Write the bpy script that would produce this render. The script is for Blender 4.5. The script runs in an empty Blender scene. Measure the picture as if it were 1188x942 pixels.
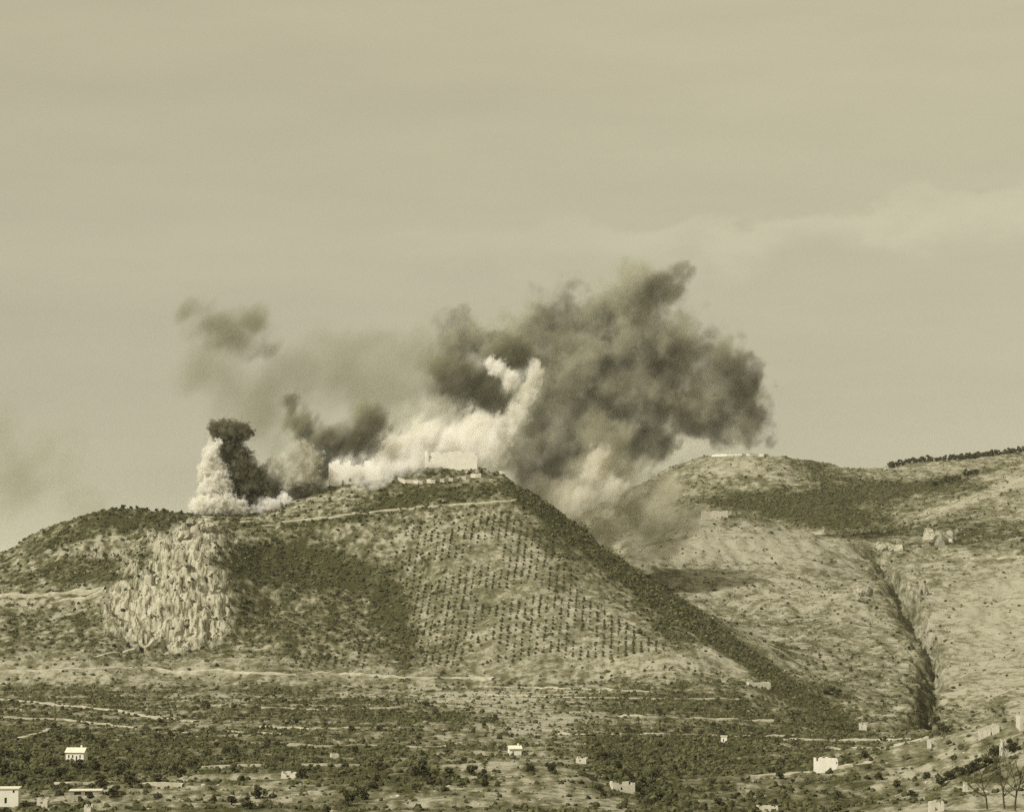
import bpy, bmesh, math, random
import numpy as np
from mathutils import Vector, Matrix

R = math.radians
sc = bpy.context.scene
rng = np.random.default_rng(7)
random.seed(7)

# ------------------------------------------------------------------ camera, sky, sun, exposure
F = 3285.0                       # focal length in pixels of the 1188 px wide photograph
CX, CY, HOR = 594.0, 471.0, 660.0
CAM_Z = 70.0
PITCH = math.atan((HOR - CY) / F)
cam_d = bpy.data.cameras.new('camera')
cam = bpy.data.objects.new('camera', cam_d)
sc.collection.objects.link(cam)
cam.location = (0, 0, CAM_Z)
cam.rotation_euler = (math.pi / 2 + PITCH, 0, 0)
cam_d.sensor_fit = 'HORIZONTAL'
cam_d.angle = 2 * math.atan(CX / F)
cam_d.clip_start = 1.0
cam_d.clip_end = 60000.0
sc.camera = cam

SUN_AZ = R(54)                   # to the left of the viewing direction, measured from behind the camera
SUN_EL = R(42)
TO_SUN = Vector((-math.cos(SUN_EL) * math.sin(SUN_AZ), -math.cos(SUN_EL) * math.cos(SUN_AZ), math.sin(SUN_EL)))
sun_d = bpy.data.lights.new('sun', 'SUN')
sun_d.energy = 4.1
sun_d.angle = R(0.6)
sun_d.color = (1.0, 0.955, 0.90)
sun = bpy.data.objects.new('sun', sun_d)
sun.rotation_euler = (-TO_SUN).to_track_quat('-Z', 'Y').to_euler()
sc.collection.objects.link(sun)

world = bpy.data.worlds.new('World')
sc.world = world
world.use_nodes = True
wt = world.node_tree
wt.nodes.clear()


def N(nt, typ, **kw):
    n = nt.nodes.new(typ)
    for k, v in kw.items():
        if k == 'inp':
            for kk, vv in v.items():
                s = n.inputs[kk]
                if isinstance(vv, bpy.types.NodeSocket):
                    nt.links.new(vv, s)
                else:
                    s.default_value = vv
        else:
            setattr(n, k, v)
    return n


def build_world():
    out = N(wt, 'ShaderNodeOutputWorld')
    sky = N(wt, 'ShaderNodeTexSky', sky_type='NISHITA')
    sky.sun_disc = False
    sky.sun_elevation = SUN_EL
    sky.sun_rotation = math.atan2(TO_SUN.x, TO_SUN.y)
    sky.air_density = 1.0
    sky.dust_density = 1.0
    tcs = N(wt, 'ShaderNodeTexCoord')
    # distant air is evenly bright down to the horizon: look the sky up a little above it
    lift = N(wt, 'ShaderNodeVectorMath', operation='MULTIPLY_ADD', inp={0: tcs.outputs['Generated'], 1: (1, 1, -0.10), 2: (0, 0, 0.30)})
    wt.links.new(lift.outputs[0], sky.inputs[0])
    bw = N(wt, 'ShaderNodeRGBToBW', inp={0: sky.outputs[0]})
    # old toned print: the sky's light carries the warm olive tone of the picture
    tcw = N(wt, 'ShaderNodeTexCoord')
    sepw = N(wt, 'ShaderNodeSeparateXYZ', inp={0: tcw.outputs['Generated']})
    wf = N(wt, 'ShaderNodeMapRange', interpolation_type='SMOOTHSTEP', inp={0: sepw.outputs[2], 1: 0.10, 2: 0.20})
    wc = N(wt, 'ShaderNodeMix', data_type='RGBA')
    wt.links.new(wf.outputs[0], wc.inputs[0])
    wc.inputs[6].default_value = (1.0, 0.945, 0.675, 1)
    wc.inputs[7].default_value = (1.0, 0.917, 0.645, 1)
    tint = N(wt, 'ShaderNodeVectorMath', operation='SCALE', inp={0: wc.outputs[2], 'Scale': bw.outputs[0]})
    # thin cloud bank low over the hills
    tc = N(wt, 'ShaderNodeTexCoord')
    sep = N(wt, 'ShaderNodeSeparateXYZ', inp={0: tc.outputs['Generated']})
    mp = N(wt, 'ShaderNodeMapping', inp={0: tc.outputs['Generated'], 'Scale': (30, 30, 52)})
    n1 = N(wt, 'ShaderNodeTexNoise', inp={'Vector': mp.outputs[0], 'Scale': 1.0, 'Detail': 7.0, 'Roughness': 0.55})
    mp2 = N(wt, 'ShaderNodeMapping', inp={0: tc.outputs['Generated'], 'Scale': (7, 7, 40)})
    n2 = N(wt, 'ShaderNodeTexNoise', inp={'Vector': mp2.outputs[0], 'Scale': 1.0, 'Detail': 4.0, 'Roughness': 0.6})
    # band centre rises a little towards the right (x)
    cen = N(wt, 'ShaderNodeMath', operation='MULTIPLY_ADD', inp={0: sep.outputs[0], 1: 0.058, 2: 0.1150})
    dz = N(wt, 'ShaderNodeMath', operation='SUBTRACT', inp={0: sep.outputs[2], 1: cen.outputs[0]})
    wob = N(wt, 'ShaderNodeMath', operation='MULTIPLY_ADD', inp={0: n1.outputs[0], 1: 0.036, 2: -0.018})
    dz2 = N(wt, 'ShaderNodeMath', operation='ADD', inp={0: dz.outputs[0], 1: wob.outputs[0]})
    up = N(wt, 'ShaderNodeMapRange', interpolation_type='SMOOTHSTEP', inp={0: dz2.outputs[0], 1: 0.0075, 2: 0.0025, 3: 0.0, 4: 1.0})
    lo = N(wt, 'ShaderNodeMapRange', interpolation_type='SMOOTHSTEP', inp={0: dz2.outputs[0], 1: -0.017, 2: -0.002, 3: 0.0, 4: 1.0})
    rt = N(wt, 'ShaderNodeMapRange', interpolation_type='SMOOTHSTEP', inp={0: sep.outputs[0], 1: -0.075, 2: 0.11, 3: 0.15, 4: 1.0})
    m1 = N(wt, 'ShaderNodeMath', operation='MULTIPLY', inp={0: up.outputs[0], 1: lo.outputs[0]})
    m2a = N(wt, 'ShaderNodeMath', operation='MULTIPLY', inp={0: m1.outputs[0], 1: rt.outputs[0]})
    brk = N(wt, 'ShaderNodeMapRange', inp={0: n1.outputs[0], 1: 0.36, 2: 0.62, 3: 0.45, 4: 1.15})
    m2 = N(wt, 'ShaderNodeMath', operation='MULTIPLY', inp={0: m2a.outputs[0], 1: brk.outputs[0]})
    st = N(wt, 'ShaderNodeMapRange', inp={0: n2.outputs[0], 1: 0.3, 2: 0.7, 3: -0.5, 4: 0.5})
    # brightness = 1 + .11*band + .07*streaks
    b1 = N(wt, 'ShaderNodeMath', operation='MULTIPLY_ADD', inp={0: m2.outputs[0], 1: 0.13, 2: 1.0})
    b2 = N(wt, 'ShaderNodeMath', operation='MULTIPLY_ADD', inp={0: st.outputs[0], 1: 0.09, 2: b1.outputs[0]})
    fin = N(wt, 'ShaderNodeVectorMath', operation='SCALE', inp={0: tint.outputs[0], 'Scale': b2.outputs[0]})
    bg = N(wt, 'ShaderNodeBackground', inp={'Color': fin.outputs[0], 'Strength': SKY_STRENGTH})
    wt.links.new(bg.outputs[0], out.inputs[0])


SKY_STRENGTH = 0.142
build_world()

sc.view_settings.view_transform = 'Standard'
sc.view_settings.look = 'None'
sc.view_settings.gamma = 1.0
sc.view_settings.exposure = 0.38
sc.cycles.max_bounces = 12
sc.cycles.diffuse_bounces = 2
sc.cycles.volume_bounces = 7
sc.cycles.volume_step_rate = 1.0
sc.cycles.volume_max_steps = 256
sc.cycles.use_adaptive_sampling = True
sc.cycles.adaptive_threshold = 0.02

sc.cycles.use_denoising = False
SMOKE = True
HAZE = 2.0e-5

# ------------------------------------------------------------------ helpers
cp, sp = math.cos(PITCH), math.sin(PITCH)


def at(px, py, Y):
    """world point seen at photograph pixel px, py at distance Y"""
    r = (px - CX) / F
    u = (CY - py) / F
    dy = cp - u * sp
    dz = sp + u * cp
    return (r * Y / dy, Y, CAM_Z + dz * Y / dy)


def project(x, y, z):
    dz = z - CAM_Z
    fw = y * cp + dz * sp
    up = -y * sp + dz * cp
    return CX + F * x / fw, CY - F * up / fw


def sstep(a, b, x):
    t = np.clip((x - a) / (b - a), 0, 1)
    return t * t * (3 - 2 * t)


def gnoise(x, y, seed=0):
    """2-D gradient noise, about -1..1"""
    xi = np.floor(x).astype(np.int64)
    yi = np.floor(y).astype(np.int64)
    xf, yf = x - xi, y - yi

    def g(ix, iy, dx, dy):
        h = (ix * 374761393 + iy * 668265263 + seed * 974711) & 0xffffffff
        h = ((h ^ (h >> 13)) * 1274126177) & 0xffffffff
        h = (h ^ (h >> 16)) & 0xffff
        a = h * (2 * math.pi / 65536.0)
        return np.cos(a) * dx + np.sin(a) * dy
    u = xf * xf * xf * (xf * (xf * 6 - 15) + 10)
    v = yf * yf * yf * (yf * (yf * 6 - 15) + 10)
    n00, n10 = g(xi, yi, xf, yf), g(xi + 1, yi, xf - 1, yf)
    n01, n11 = g(xi, yi + 1, xf, yf - 1), g(xi + 1, yi + 1, xf - 1, yf - 1)
    return 1.5 * ((n00 * (1 - u) + n10 * u) * (1 - v) + (n01 * (1 - u) + n11 * u) * v)


def fbm(x, y, oct=4, seed=0, gain=0.5):
    s, a, f = 0.0, 1.0, 1.0
    for o in range(oct):
        s = s + a * gnoise(x * f, y * f, seed + o)
        a *= gain
        f *= 2.03
    return s


def cells(x, y, seed=0):
    """broken blocks: distance to the nearest and second nearest cell point, and a random number and tilt per block"""
    xi, yi = np.floor(x).astype(np.int64), np.floor(y).astype(np.int64)
    f1 = np.full(x.shape, 9.0)
    f2 = np.full(x.shape, 9.0)
    val = np.zeros(x.shape)

    def h(ix, iy, k):
        q = (ix * 374761393 + iy * 668265263 + (seed * 7 + k) * 974711) & 0xffffffff
        q = ((q ^ (q >> 13)) * 1274126177) & 0xffffffff
        return ((q ^ (q >> 16)) & 0xffff) / 65536.0
    for a in (-1, 0, 1):
        for b in (-1, 0, 1):
            ix, iy = xi + a, yi + b
            dx, dy = ix + h(ix, iy, 1) - x, iy + h(ix, iy, 2) - y
            d = np.hypot(dx, dy)
            v = h(ix, iy, 3) - 0.5 + (h(ix, iy, 4) - 0.5) * dx * 1.6 + (h(ix, iy, 5) - 0.2) * dy * 1.4
            near = d < f1
            f2 = np.where(near, f1, np.minimum(f2, d))
            val = np.where(near, v, val)
            f1 = np.where(near, d, f1)
    return f1, f2, val


def link(o, parent=None):
    sc.collection.objects.link(o)
    if parent is not None:
        o.parent = parent
    return o


def tag(o, label=None, cat=None, group=None, kind=None):
    if label: o['label'] = label
    if cat: o['category'] = cat
    if group: o['group'] = group
    if kind: o['kind'] = kind
    return o


def empty(name, loc, rz=0.0):
    o = bpy.data.objects.new(name, None)
    o.location = loc
    o.rotation_euler = (0, 0, rz)
    o.empty_display_size = 2
    return link(o)


def np_mesh(name, verts, faces, mat=None, smooth=False):
    """verts (n,3), faces (m,k) all of one size"""
    me = bpy.data.meshes.new(name)
    verts = np.ascontiguousarray(verts, dtype=np.float32)
    faces = np.ascontiguousarray(faces, dtype=np.int32)
    m, k = faces.shape
    me.vertices.add(len(verts))
    me.vertices.foreach_set('co', verts.ravel())
    me.loops.add(m * k)
    me.loops.foreach_set('vertex_index', faces.ravel())
    me.polygons.add(m)
    me.polygons.foreach_set('loop_start', np.arange(0, m * k, k, dtype=np.int32))
    me.polygons.foreach_set('use_smooth', np.full(m, smooth, dtype=bool))
    me.update(calc_edges=True)
    if mat: me.materials.append(mat)
    return me


def set_attr(me, name, vals):
    a = me.attributes.new(name, 'FLOAT', 'POINT')
    a.data.foreach_set('value', np.ascontiguousarray(vals, dtype=np.float32))


# ------------------------------------------------------------------ materials
def mat_new(name):
    m = bpy.data.materials.new(name)
    m.use_nodes = True
    m.node_tree.nodes.clear()
    return m, m.node_tree


def simple_mat(name, col, rough=0.9, var=0.25, scale=0.6, island=0.0, bump=0.0):
    m, nt = mat_new(name)
    out = N(nt, 'ShaderNodeOutputMaterial')
    tc = N(nt, 'ShaderNodeTexCoord')
    n = N(nt, 'ShaderNodeTexNoise', inp={'Vector': tc.outputs['Object'], 'Scale': scale, 'Detail': 5.0, 'Roughness': 0.65})
    mr = N(nt, 'ShaderNodeMapRange', inp={0: n.outputs[0], 1: 0.3, 2: 0.7, 3: 1 - var, 4: 1 + var})
    fac = mr.outputs[0]
    if island:
        g = N(nt, 'ShaderNodeNewGeometry')
        mi = N(nt, 'ShaderNodeMapRange', inp={0: g.outputs['Random Per Island'], 3: 1 - island, 4: 1 + island})
        fac = N(nt, 'ShaderNodeMath', operation='MULTIPLY', inp={0: fac, 1: mi.outputs[0]}).outputs[0]
    c = N(nt, 'ShaderNodeVectorMath', operation='SCALE', inp={0: col, 'Scale': fac})
    b = N(nt, 'ShaderNodeBsdfPrincipled', inp={'Base Color': c.outputs[0], 'Roughness': rough})
    b.inputs['Specular IOR Level'].default_value = 0.15
    if bump:
        bn = N(nt, 'ShaderNodeBump', inp={'Height': n.outputs[0], 'Strength': 0.8, 'Distance': bump})
        nt.links.new(bn.outputs[0], b.inputs['Normal'])
    nt.links.new(b.outputs[0], out.inputs[0])
    return m


PALE = (0.252, 0.241, 0.177)
MIDT = (0.122, 0.116, 0.069)
DARK = (0.042, 0.042, 0.017)


def terrain_mat():
    m, nt = mat_new('hillside')
    out = N(nt, 'ShaderNodeOutputMaterial')
    tc = N(nt, 'ShaderNodeTexCoord')
    P = tc.outputs['Object']
    cov = N(nt, 'ShaderNodeAttribute', attribute_name='cover').outputs['Fac']
    rock = N(nt, 'ShaderNodeAttribute', attribute_name='rock').outputs['Fac']
    n1 = N(nt, 'ShaderNodeTexNoise', inp={'Vector': P, 'Scale': 0.17, 'Detail': 6.0, 'Roughness': 0.78}).outputs[0]
    n2 = N(nt, 'ShaderNodeTexNoise', inp={'Vector': P, 'Scale': 0.055, 'Detail': 4.0, 'Roughness': 0.6}).outputs[0]
    # cover + noise decides pale grass / mid / dark scrub
    a = N(nt, 'ShaderNodeMath', operation='MULTIPLY_ADD', inp={0: n1, 1: 3.0, 2: -1.5}).outputs[0]
    b = N(nt, 'ShaderNodeMath', operation='MULTIPLY_ADD', inp={0: n2, 1: 0.9, 2: -0.45}).outputs[0]
    s = N(nt, 'ShaderNodeMath', operation='ADD', inp={0: a, 1: b}).outputs[0]
    s = N(nt, 'ShaderNodeMath', operation='ADD', inp={0: s, 1: cov}).outputs[0]
    ramp = N(nt, 'ShaderNodeValToRGB', inp={0: s})
    cr = ramp.color_ramp
    cr.elements[0].position = 0.05
    cr.elements[0].color = (*PALE, 1)
    cr.elements[1].position = 0.95
    cr.elements[1].color = (*DARK, 1)
    e = cr.elements.new(0.45)
    e.color = (*MIDT, 1)
    # rock: pale limestone with dark fissures drawn in the colour
    mp = N(nt, 'ShaderNodeMapping', inp={0: P, 'Scale': (0.50, 0.15, 0.11)})
    n3 = N(nt, 'ShaderNodeTexNoise', inp={'Vector': mp.outputs[0], 'Scale': 1.0, 'Detail': 7.0, 'Roughness': 0.7}).outputs[0]
    r2 = N(nt, 'ShaderNodeValToRGB', inp={0: n3})
    r2.color_ramp.elements[0].position = 0.38
    r2.color_ramp.elements[0].color = (0.07, 0.066, 0.034, 1)
    r2.color_ramp.elements[1].position = 0.53
    r2.color_ramp.elements[1].color = (0.35, 0.333, 0.25, 1)
    e = r2.color_ramp.elements.new(0.45)
    e.color = (0.15, 0.142, 0.088, 1)
    mx = N(nt, 'ShaderNodeMix', data_type='RGBA')
    nt.links.new(rock, mx.inputs[0])
    nt.links.new(ramp.outputs[0], mx.inputs[6])
    nt.links.new(r2.outputs[0], mx.inputs[7])
    bs = N(nt, 'ShaderNodeBsdfPrincipled', inp={'Base Color': mx.outputs[2], 'Roughness': 0.95})
    bs.inputs['Specular IOR Level'].default_value = 0.05
    bn = N(nt, 'ShaderNodeBump', inp={'Height': n1, 'Strength': 0.7, 'Distance': 1.6})
    nt.links.new(bn.outputs[0], bs.inputs['Normal'])
    nt.links.new(bs.outputs[0], out.inputs[0])
    return m


M_TERR = terrain_mat()
M_TRACK = simple_mat('dry_track', (0.29, 0.275, 0.20), 0.95, 0.35, 0.25)
M_SCRUB = simple_mat('scrub_leaves', (0.052, 0.052, 0.022), 0.9, 0.35, 0.5, 0.6)
M_OLIVE = simple_mat('olive_leaves', (0.060, 0.059, 0.027), 0.9, 0.3, 0.8, 0.4)
M_ROCK = simple_mat('limestone', (0.25, 0.238, 0.175), 0.95, 0.35, 0.5, 0.3, 0.3)
M_WALL = simple_mat('whitewash', (0.60, 0.58, 0.49), 0.9, 0.10, 0.45)
M_RUIN = simple_mat('ruin_stone', (0.42, 0.40, 0.315), 0.95, 0.18, 0.6)
M_WIN = simple_mat('dark_opening', (0.045, 0.043, 0.022), 0.6, 0.1, 1.0)
M_ROOF = simple_mat('old_roof_tile', (0.50, 0.475, 0.36), 0.9, 0.2, 1.2)
M_BARK = simple_mat('bark', (0.050, 0.047, 0.024), 0.95, 0.25, 1.5)

# ------------------------------------------------------------------ ground: control points (px, py, distance)
C = []
# foreground and plain
for px in (-150, 0, 200, 400, 560):
    C += [(px, 942, 700), (px, 890, 900), (px, 850, 1120), (px, 815, 1340), (px, 786, 1530)]
C += [(640, 900, 770), (700, 912, 760), (760, 942, 705), (600, 886, 820), (545, 905, 790),
      (720, 885, 985), (800, 900, 930), (860, 925, 800), (820, 860, 1130), (700, 850, 1150), (700, 815, 1350), (700, 788, 1510),
      (840, 820, 1330), (850, 800, 1430), (900, 870, 1090), (950, 890, 960), (980, 860, 1180), (1000, 850, 1290), (1080, 853, 1330),
      (950, 942, 720), (1040, 925, 760), (1050, 880, 930), (1100, 885, 800), (1125, 862, 900), (1188, 835, 860), (1188, 870, 770), (1188, 942, 640),
      (1110, 942, 670), (1280, 800, 850), (1280, 942, 620)]
# lower slope line of the big hill and left flank
C += [(-120, 720, 1640), (-60, 668, 1730), (0, 645, 1735), (40, 621, 1740), (75, 605, 1745), (120, 592, 1750), (150, 590, 1755), (215, 597, 1765),
      (60, 660, 1690), (0, 700, 1640), (100, 700, 1635), (0, 750, 1570), (100, 752, 1565), (140, 640, 1700)]
# crag spur
C += [(222, 610, 1668), (250, 615, 1670), (190, 636, 1656), (160, 665, 1640), (240, 640, 1648), (200, 690, 1616), (240, 690, 1616), (150, 715, 1606), (200, 742, 1588), (255, 738, 1590), (268, 670, 1640)]
# saddle and crest
C += [(290, 596, 1775), (340, 579, 1790), (380, 563, 1800), (430, 556, 1805), (470, 545, 1805), (520, 541, 1812), (570, 542, 1810),
      (470, 560, 1782), (540, 556, 1785), (598, 560, 1795), (300, 613, 1730), (400, 600, 1740), (500, 588, 1748), (600, 583, 1750)]
# hollow right of the crag
C += [(300, 650, 1688), (380, 660, 1694), (460, 690, 1672), (480, 730, 1620), (480, 765, 1568), (300, 710, 1630), (390, 715, 1630), (320, 755, 1570), (400, 750, 1580)]
# orchard face
C += [(520, 640, 1690), (600, 640, 1684), (520, 700, 1622), (600, 700, 1612), (560, 755, 1560), (660, 700, 1606), (700, 752, 1546), (640, 660, 1660), (780, 775, 1500)]
# light / shade edge of the right flank, and the skyline behind it
C += [(612, 592, 1742), (648, 624, 1714), (684, 655, 1684), (712, 678, 1656), (745, 702, 1625), (790, 732, 1585), (830, 760, 1545), (880, 795, 1480), (925, 822, 1415)]
C += [(632, 583, 1815), (668, 611, 1795), (704, 640, 1765), (736, 662, 1740), (775, 688, 1705), (822, 722, 1655), (866, 753, 1610), (912, 787, 1545), (958, 820, 1455), (990, 843, 1370)]
# rounded hill in the middle
C += [(700, 650, 1935), (760, 628, 2000), (800, 606, 2060), (840, 598, 2085), (900, 606, 2090), (960, 632, 2050), (1005, 655, 2010),
      (850, 655, 1960), (790, 670, 1900), (900, 720, 1790), (980, 690, 1850), (950, 780, 1620), (1000, 740, 1720), (1000, 830, 1450), (1040, 700, 1850), (1040, 780, 1620), (1045, 830, 1440), (910, 660, 1960)]
# gully and right hand slope
C += [(1030, 650, 2050), (1052, 690, 1900), (1075, 730, 1790), (1085, 760, 1700), (1086, 800, 1560), (1076, 845, 1380)]
C += [(1070, 660, 2010), (1105, 700, 1880), (1125, 760, 1700), (1110, 815, 1500), (1188, 655, 1990), (1188, 730, 1780), (1188, 790, 1540), (1150, 825, 1420), (1280, 650, 1990), (1280, 780, 1500)]
# rear hills
C += [(730, 575, 2520), (765, 550, 2580), (800, 535, 2610), (830, 528, 2620), (910, 527, 2620), (950, 537, 2640), (990, 545, 2680), (1030, 542, 2760),
      (1060, 535, 2820), (1120, 531, 2900), (1188, 522, 3000), (1290, 510, 3050), (830, 560, 2500), (900, 560, 2480), (960, 570, 2440), (870, 590, 2380),
      (960, 600, 2300), (1000, 620, 2180), (1060, 570, 2520), (1130, 560, 2600), (1050, 610, 2200), (1110, 583, 2290), (1150, 568, 2330), (1188, 559, 2350), (1290, 545, 2380),
      (1095, 600, 2200), (1188, 595, 2190), (1188, 625, 2080), (1060, 635, 2090), (1120, 640, 2050), (1188, 580, 2260)]
PTS = [at(*c) for c in C]
# ground hidden behind the crests (plain world coordinates)
PTS += [(-700, 1900, 10), (-420, 1900, 30), (-300, 1900, 50), (-160, 1910, 60), (-40, 1920, 60), (30, 1920, 45), (70, 1860, 52),
        (-300, 2200, 8), (0, 2250, 25), (50, 2080, 40), (120, 1800, 38), (150, 1720, 28), (160, 1600, 12), (165, 1500, 2),
        (150, 2250, 70), (260, 2230, 75), (-700, 1500, 10), (-600, 1000, 6), (-400, 700, 10), (600, 700, 40), (700, 1500, 60), (800, 2000, 90), (900, 2800, 150),
        (-900, 2800, 0), (-100, 2900, 20), (60, 2800, 60), (250, 3100, 60), (600, 3500, 80), (0, 3800, 0), (900, 4200, 30), (-1200, 4200, 0),
        (0, 450, 20), (-300, 420, 22), (300, 430, 28), (0, 6000, 0), (2500, 6000, 0), (-2500, 6000, 0), (-2500, 1500, 0), (2500, 1500, 40), (0, 150, 50), (-800, 150, 40), (800, 150, 40)]
PTS = np.array(PTS)


def rbf_fit(p, z, smooth=4.0):
    d = np.sqrt(((p[:, None, :] - p[None, :, :]) ** 2).sum(-1) + 25.0)
    n = len(p)
    Pm = np.c_[np.ones(n), p / 1000.0]
    A = np.zeros((n + 3, n + 3))
    A[:n, :n] = -d - smooth * 0 + np.eye(n) * -0.0
    A[:n, n:] = Pm
    A[n:, :n] = Pm.T
    b = np.r_[z, 0, 0, 0]
    return np.linalg.lstsq(A, b, rcond=None)[0]


W = rbf_fit(PTS[:, :2], PTS[:, 2])


def base_height(x, y):
    sh = x.shape
    x, y = x.ravel(), y.ravel()
    n = len(PTS)
    out = np.empty(len(x))
    for i in range(0, len(x), 60000):
        q = np.c_[x[i:i + 60000], y[i:i + 60000]]
        d = np.sqrt((q[:, :1] - PTS[None, :, 0]) ** 2 + (q[:, 1:] - PTS[None, :, 1]) ** 2 + 25.0)
        out[i:i + 60000] = -d @ W[:n] + W[n] + q[:, 0] / 1000 * W[n + 1] + q[:, 1] / 1000 * W[n + 2]
    far = sstep(4500, 9000, np.hypot(x, y))
    out = out * (1 - far)
    return out.reshape(sh)


def seg_dist(px, py, poly):
    """distance, signed side (right of the line downwards = +) and parameter along a polyline of (px,py)"""
    best = np.full(px.shape, 1e9)
    side = np.zeros(px.shape)
    for (x0, y0), (x1, y1) in zip(poly[:-1], poly[1:]):
        dx, dy = x1 - x0, y1 - y0
        L = math.hypot(dx, dy)
        t = np.clip(((px - x0) * dx + (py - y0) * dy) / (L * L), 0, 1)
        d = np.hypot(px - x0 - t * dx, py - y0 - t * dy)
        s = (px - x0) * dy - (py - y0) * dx
        m = d < best
        best = np.where(m, d, best)
        side = np.where(m, np.sign(s), side)
    return best, side


def blob(px, py, cx, cy, rx, ry, ang=0.0):
    a = R(ang)
    dx, dy = px - cx, py - cy
    u = (dx * math.cos(a) + dy * math.sin(a)) / rx
    v = (-dx * math.sin(a) + dy * math.cos(a)) / ry
    return np.exp(-(u * u + v * v) ** 1.5)


GULLY = [at(*q)[:2] for q in [(1022, 640, 2080), (1030, 652, 2040), (1052, 690, 1900), (1070, 722, 1800), (1085, 748, 1735), (1085, 770, 1670), (1089, 792, 1590), (1080, 820, 1480), (1074, 848, 1360)]]


def rock_mask(px, py):
    r = np.clip(1.25 * blob(px, py, 200, 690, 66, 62, -25) + 0.9 * blob(px, py, 228, 626, 42, 20) + 0.7 * blob(px, py, 160, 715, 40, 30) + 0.6 * blob(px, py, 235, 720, 36, 26, -20), 0, 1)
    r = np.maximum(r, 0.42 * blob(px, py, 1092, 625, 22, 12))
    r = np.maximum(r, 0.4 * blob(px, py, 1030, 634, 20, 9))
    r = np.maximum(r, 0.4 * blob(px, py, 997, 685, 16, 9))
    r = np.maximum(r, 0.4 * blob(px, py, 1068, 682, 12, 14))
    r = np.maximum(r, 0.5 * blob(px, py, 110, 640, 60, 10))
    x_, y_ = px / 9.0, py / 9.0
    return 0.92 * sstep(0.24, 0.85, r + (0.34 * fbm(x_, y_, 3, 47) + 0.34 * fbm(x_ / 3.2, y_ / 3.2, 2, 57)) * (r > 0.02))


def height(x, y):
    h = base_height(x, y)
    px, py = project(x, y, h)
    near = (y > 400) & (y < 4500)
    # relief at several sizes
    plain = sstep(1540, 1420, y) * sstep(900, 700, px)
    amp = 0.35 + 0.65 * (1 - plain)
    h = h + near * amp * (2.4 * fbm(x / 46, y / 46, 4, 3) + 0.7 * fbm(x / 9, y / 9, 3, 11))
    # gullies running down the slopes
    rid = 1 - np.abs(fbm(x / 30 + 3, y / 95, 3, 21))
    slope = sstep(1540, 1640, y) * near
    h = h - slope * 1.6 * rid * rid
    # the deep gully: steep left bank, gentler right bank
    gx, gy = GULLY[0]
    d, s = seg_dist(x, y, GULLY)
    d = d + 7.0 * fbm(x / 15, y / 24, 4, 31)
    left = sstep(17, 1, d) ** 1.3
    right = sstep(7, 1, d)
    depth = sstep(1340, 1420, y) * sstep(2110, 2040, y)
    h = h - depth * 15.0 * np.where(s > 0, left, right)
    # crag: fissured limestone
    r = rock_mask(px, py)
    fis = 1 - np.abs(fbm(x / 7.5 + fbm(x / 20, y / 20, 2, 44), y / 40, 4, 41))
    m = (r > 0.003)
    if m.any():
        xs, ys = x[m], y[m]
        wx = xs + 2.5 * fbm(xs / 9, ys / 9, 2, 48)
        a1, a2, av = cells(wx / 9.5, ys / 8.0, 1)
        b1, b2, bv = cells(wx / 4.2, ys / 4.6, 2)
        add = 5.2 * av + 2.2 * bv - 1.8 * sstep(0.16, 0.02, a2 - a1) - 0.9 * sstep(0.16, 0.02, b2 - b1) + 0.5 * fbm(xs / 3, ys / 3, 2, 49)
        h = h.copy()
        h[m] += r[m] * add
    # bush-sized roughness along the plain: field terraces
    tr = y / 21 + 0.6 * fbm(x / 120, y / 120, 2, 51)
    fr = tr - np.floor(tr)
    h = h + plain * near * 1.3 * (sstep(0, 0.12, fr) - fr) * sstep(-0.2, 0.4, fbm(x / 160, y / 90, 2, 52))
    # platform under the fortress
    return h


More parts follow.
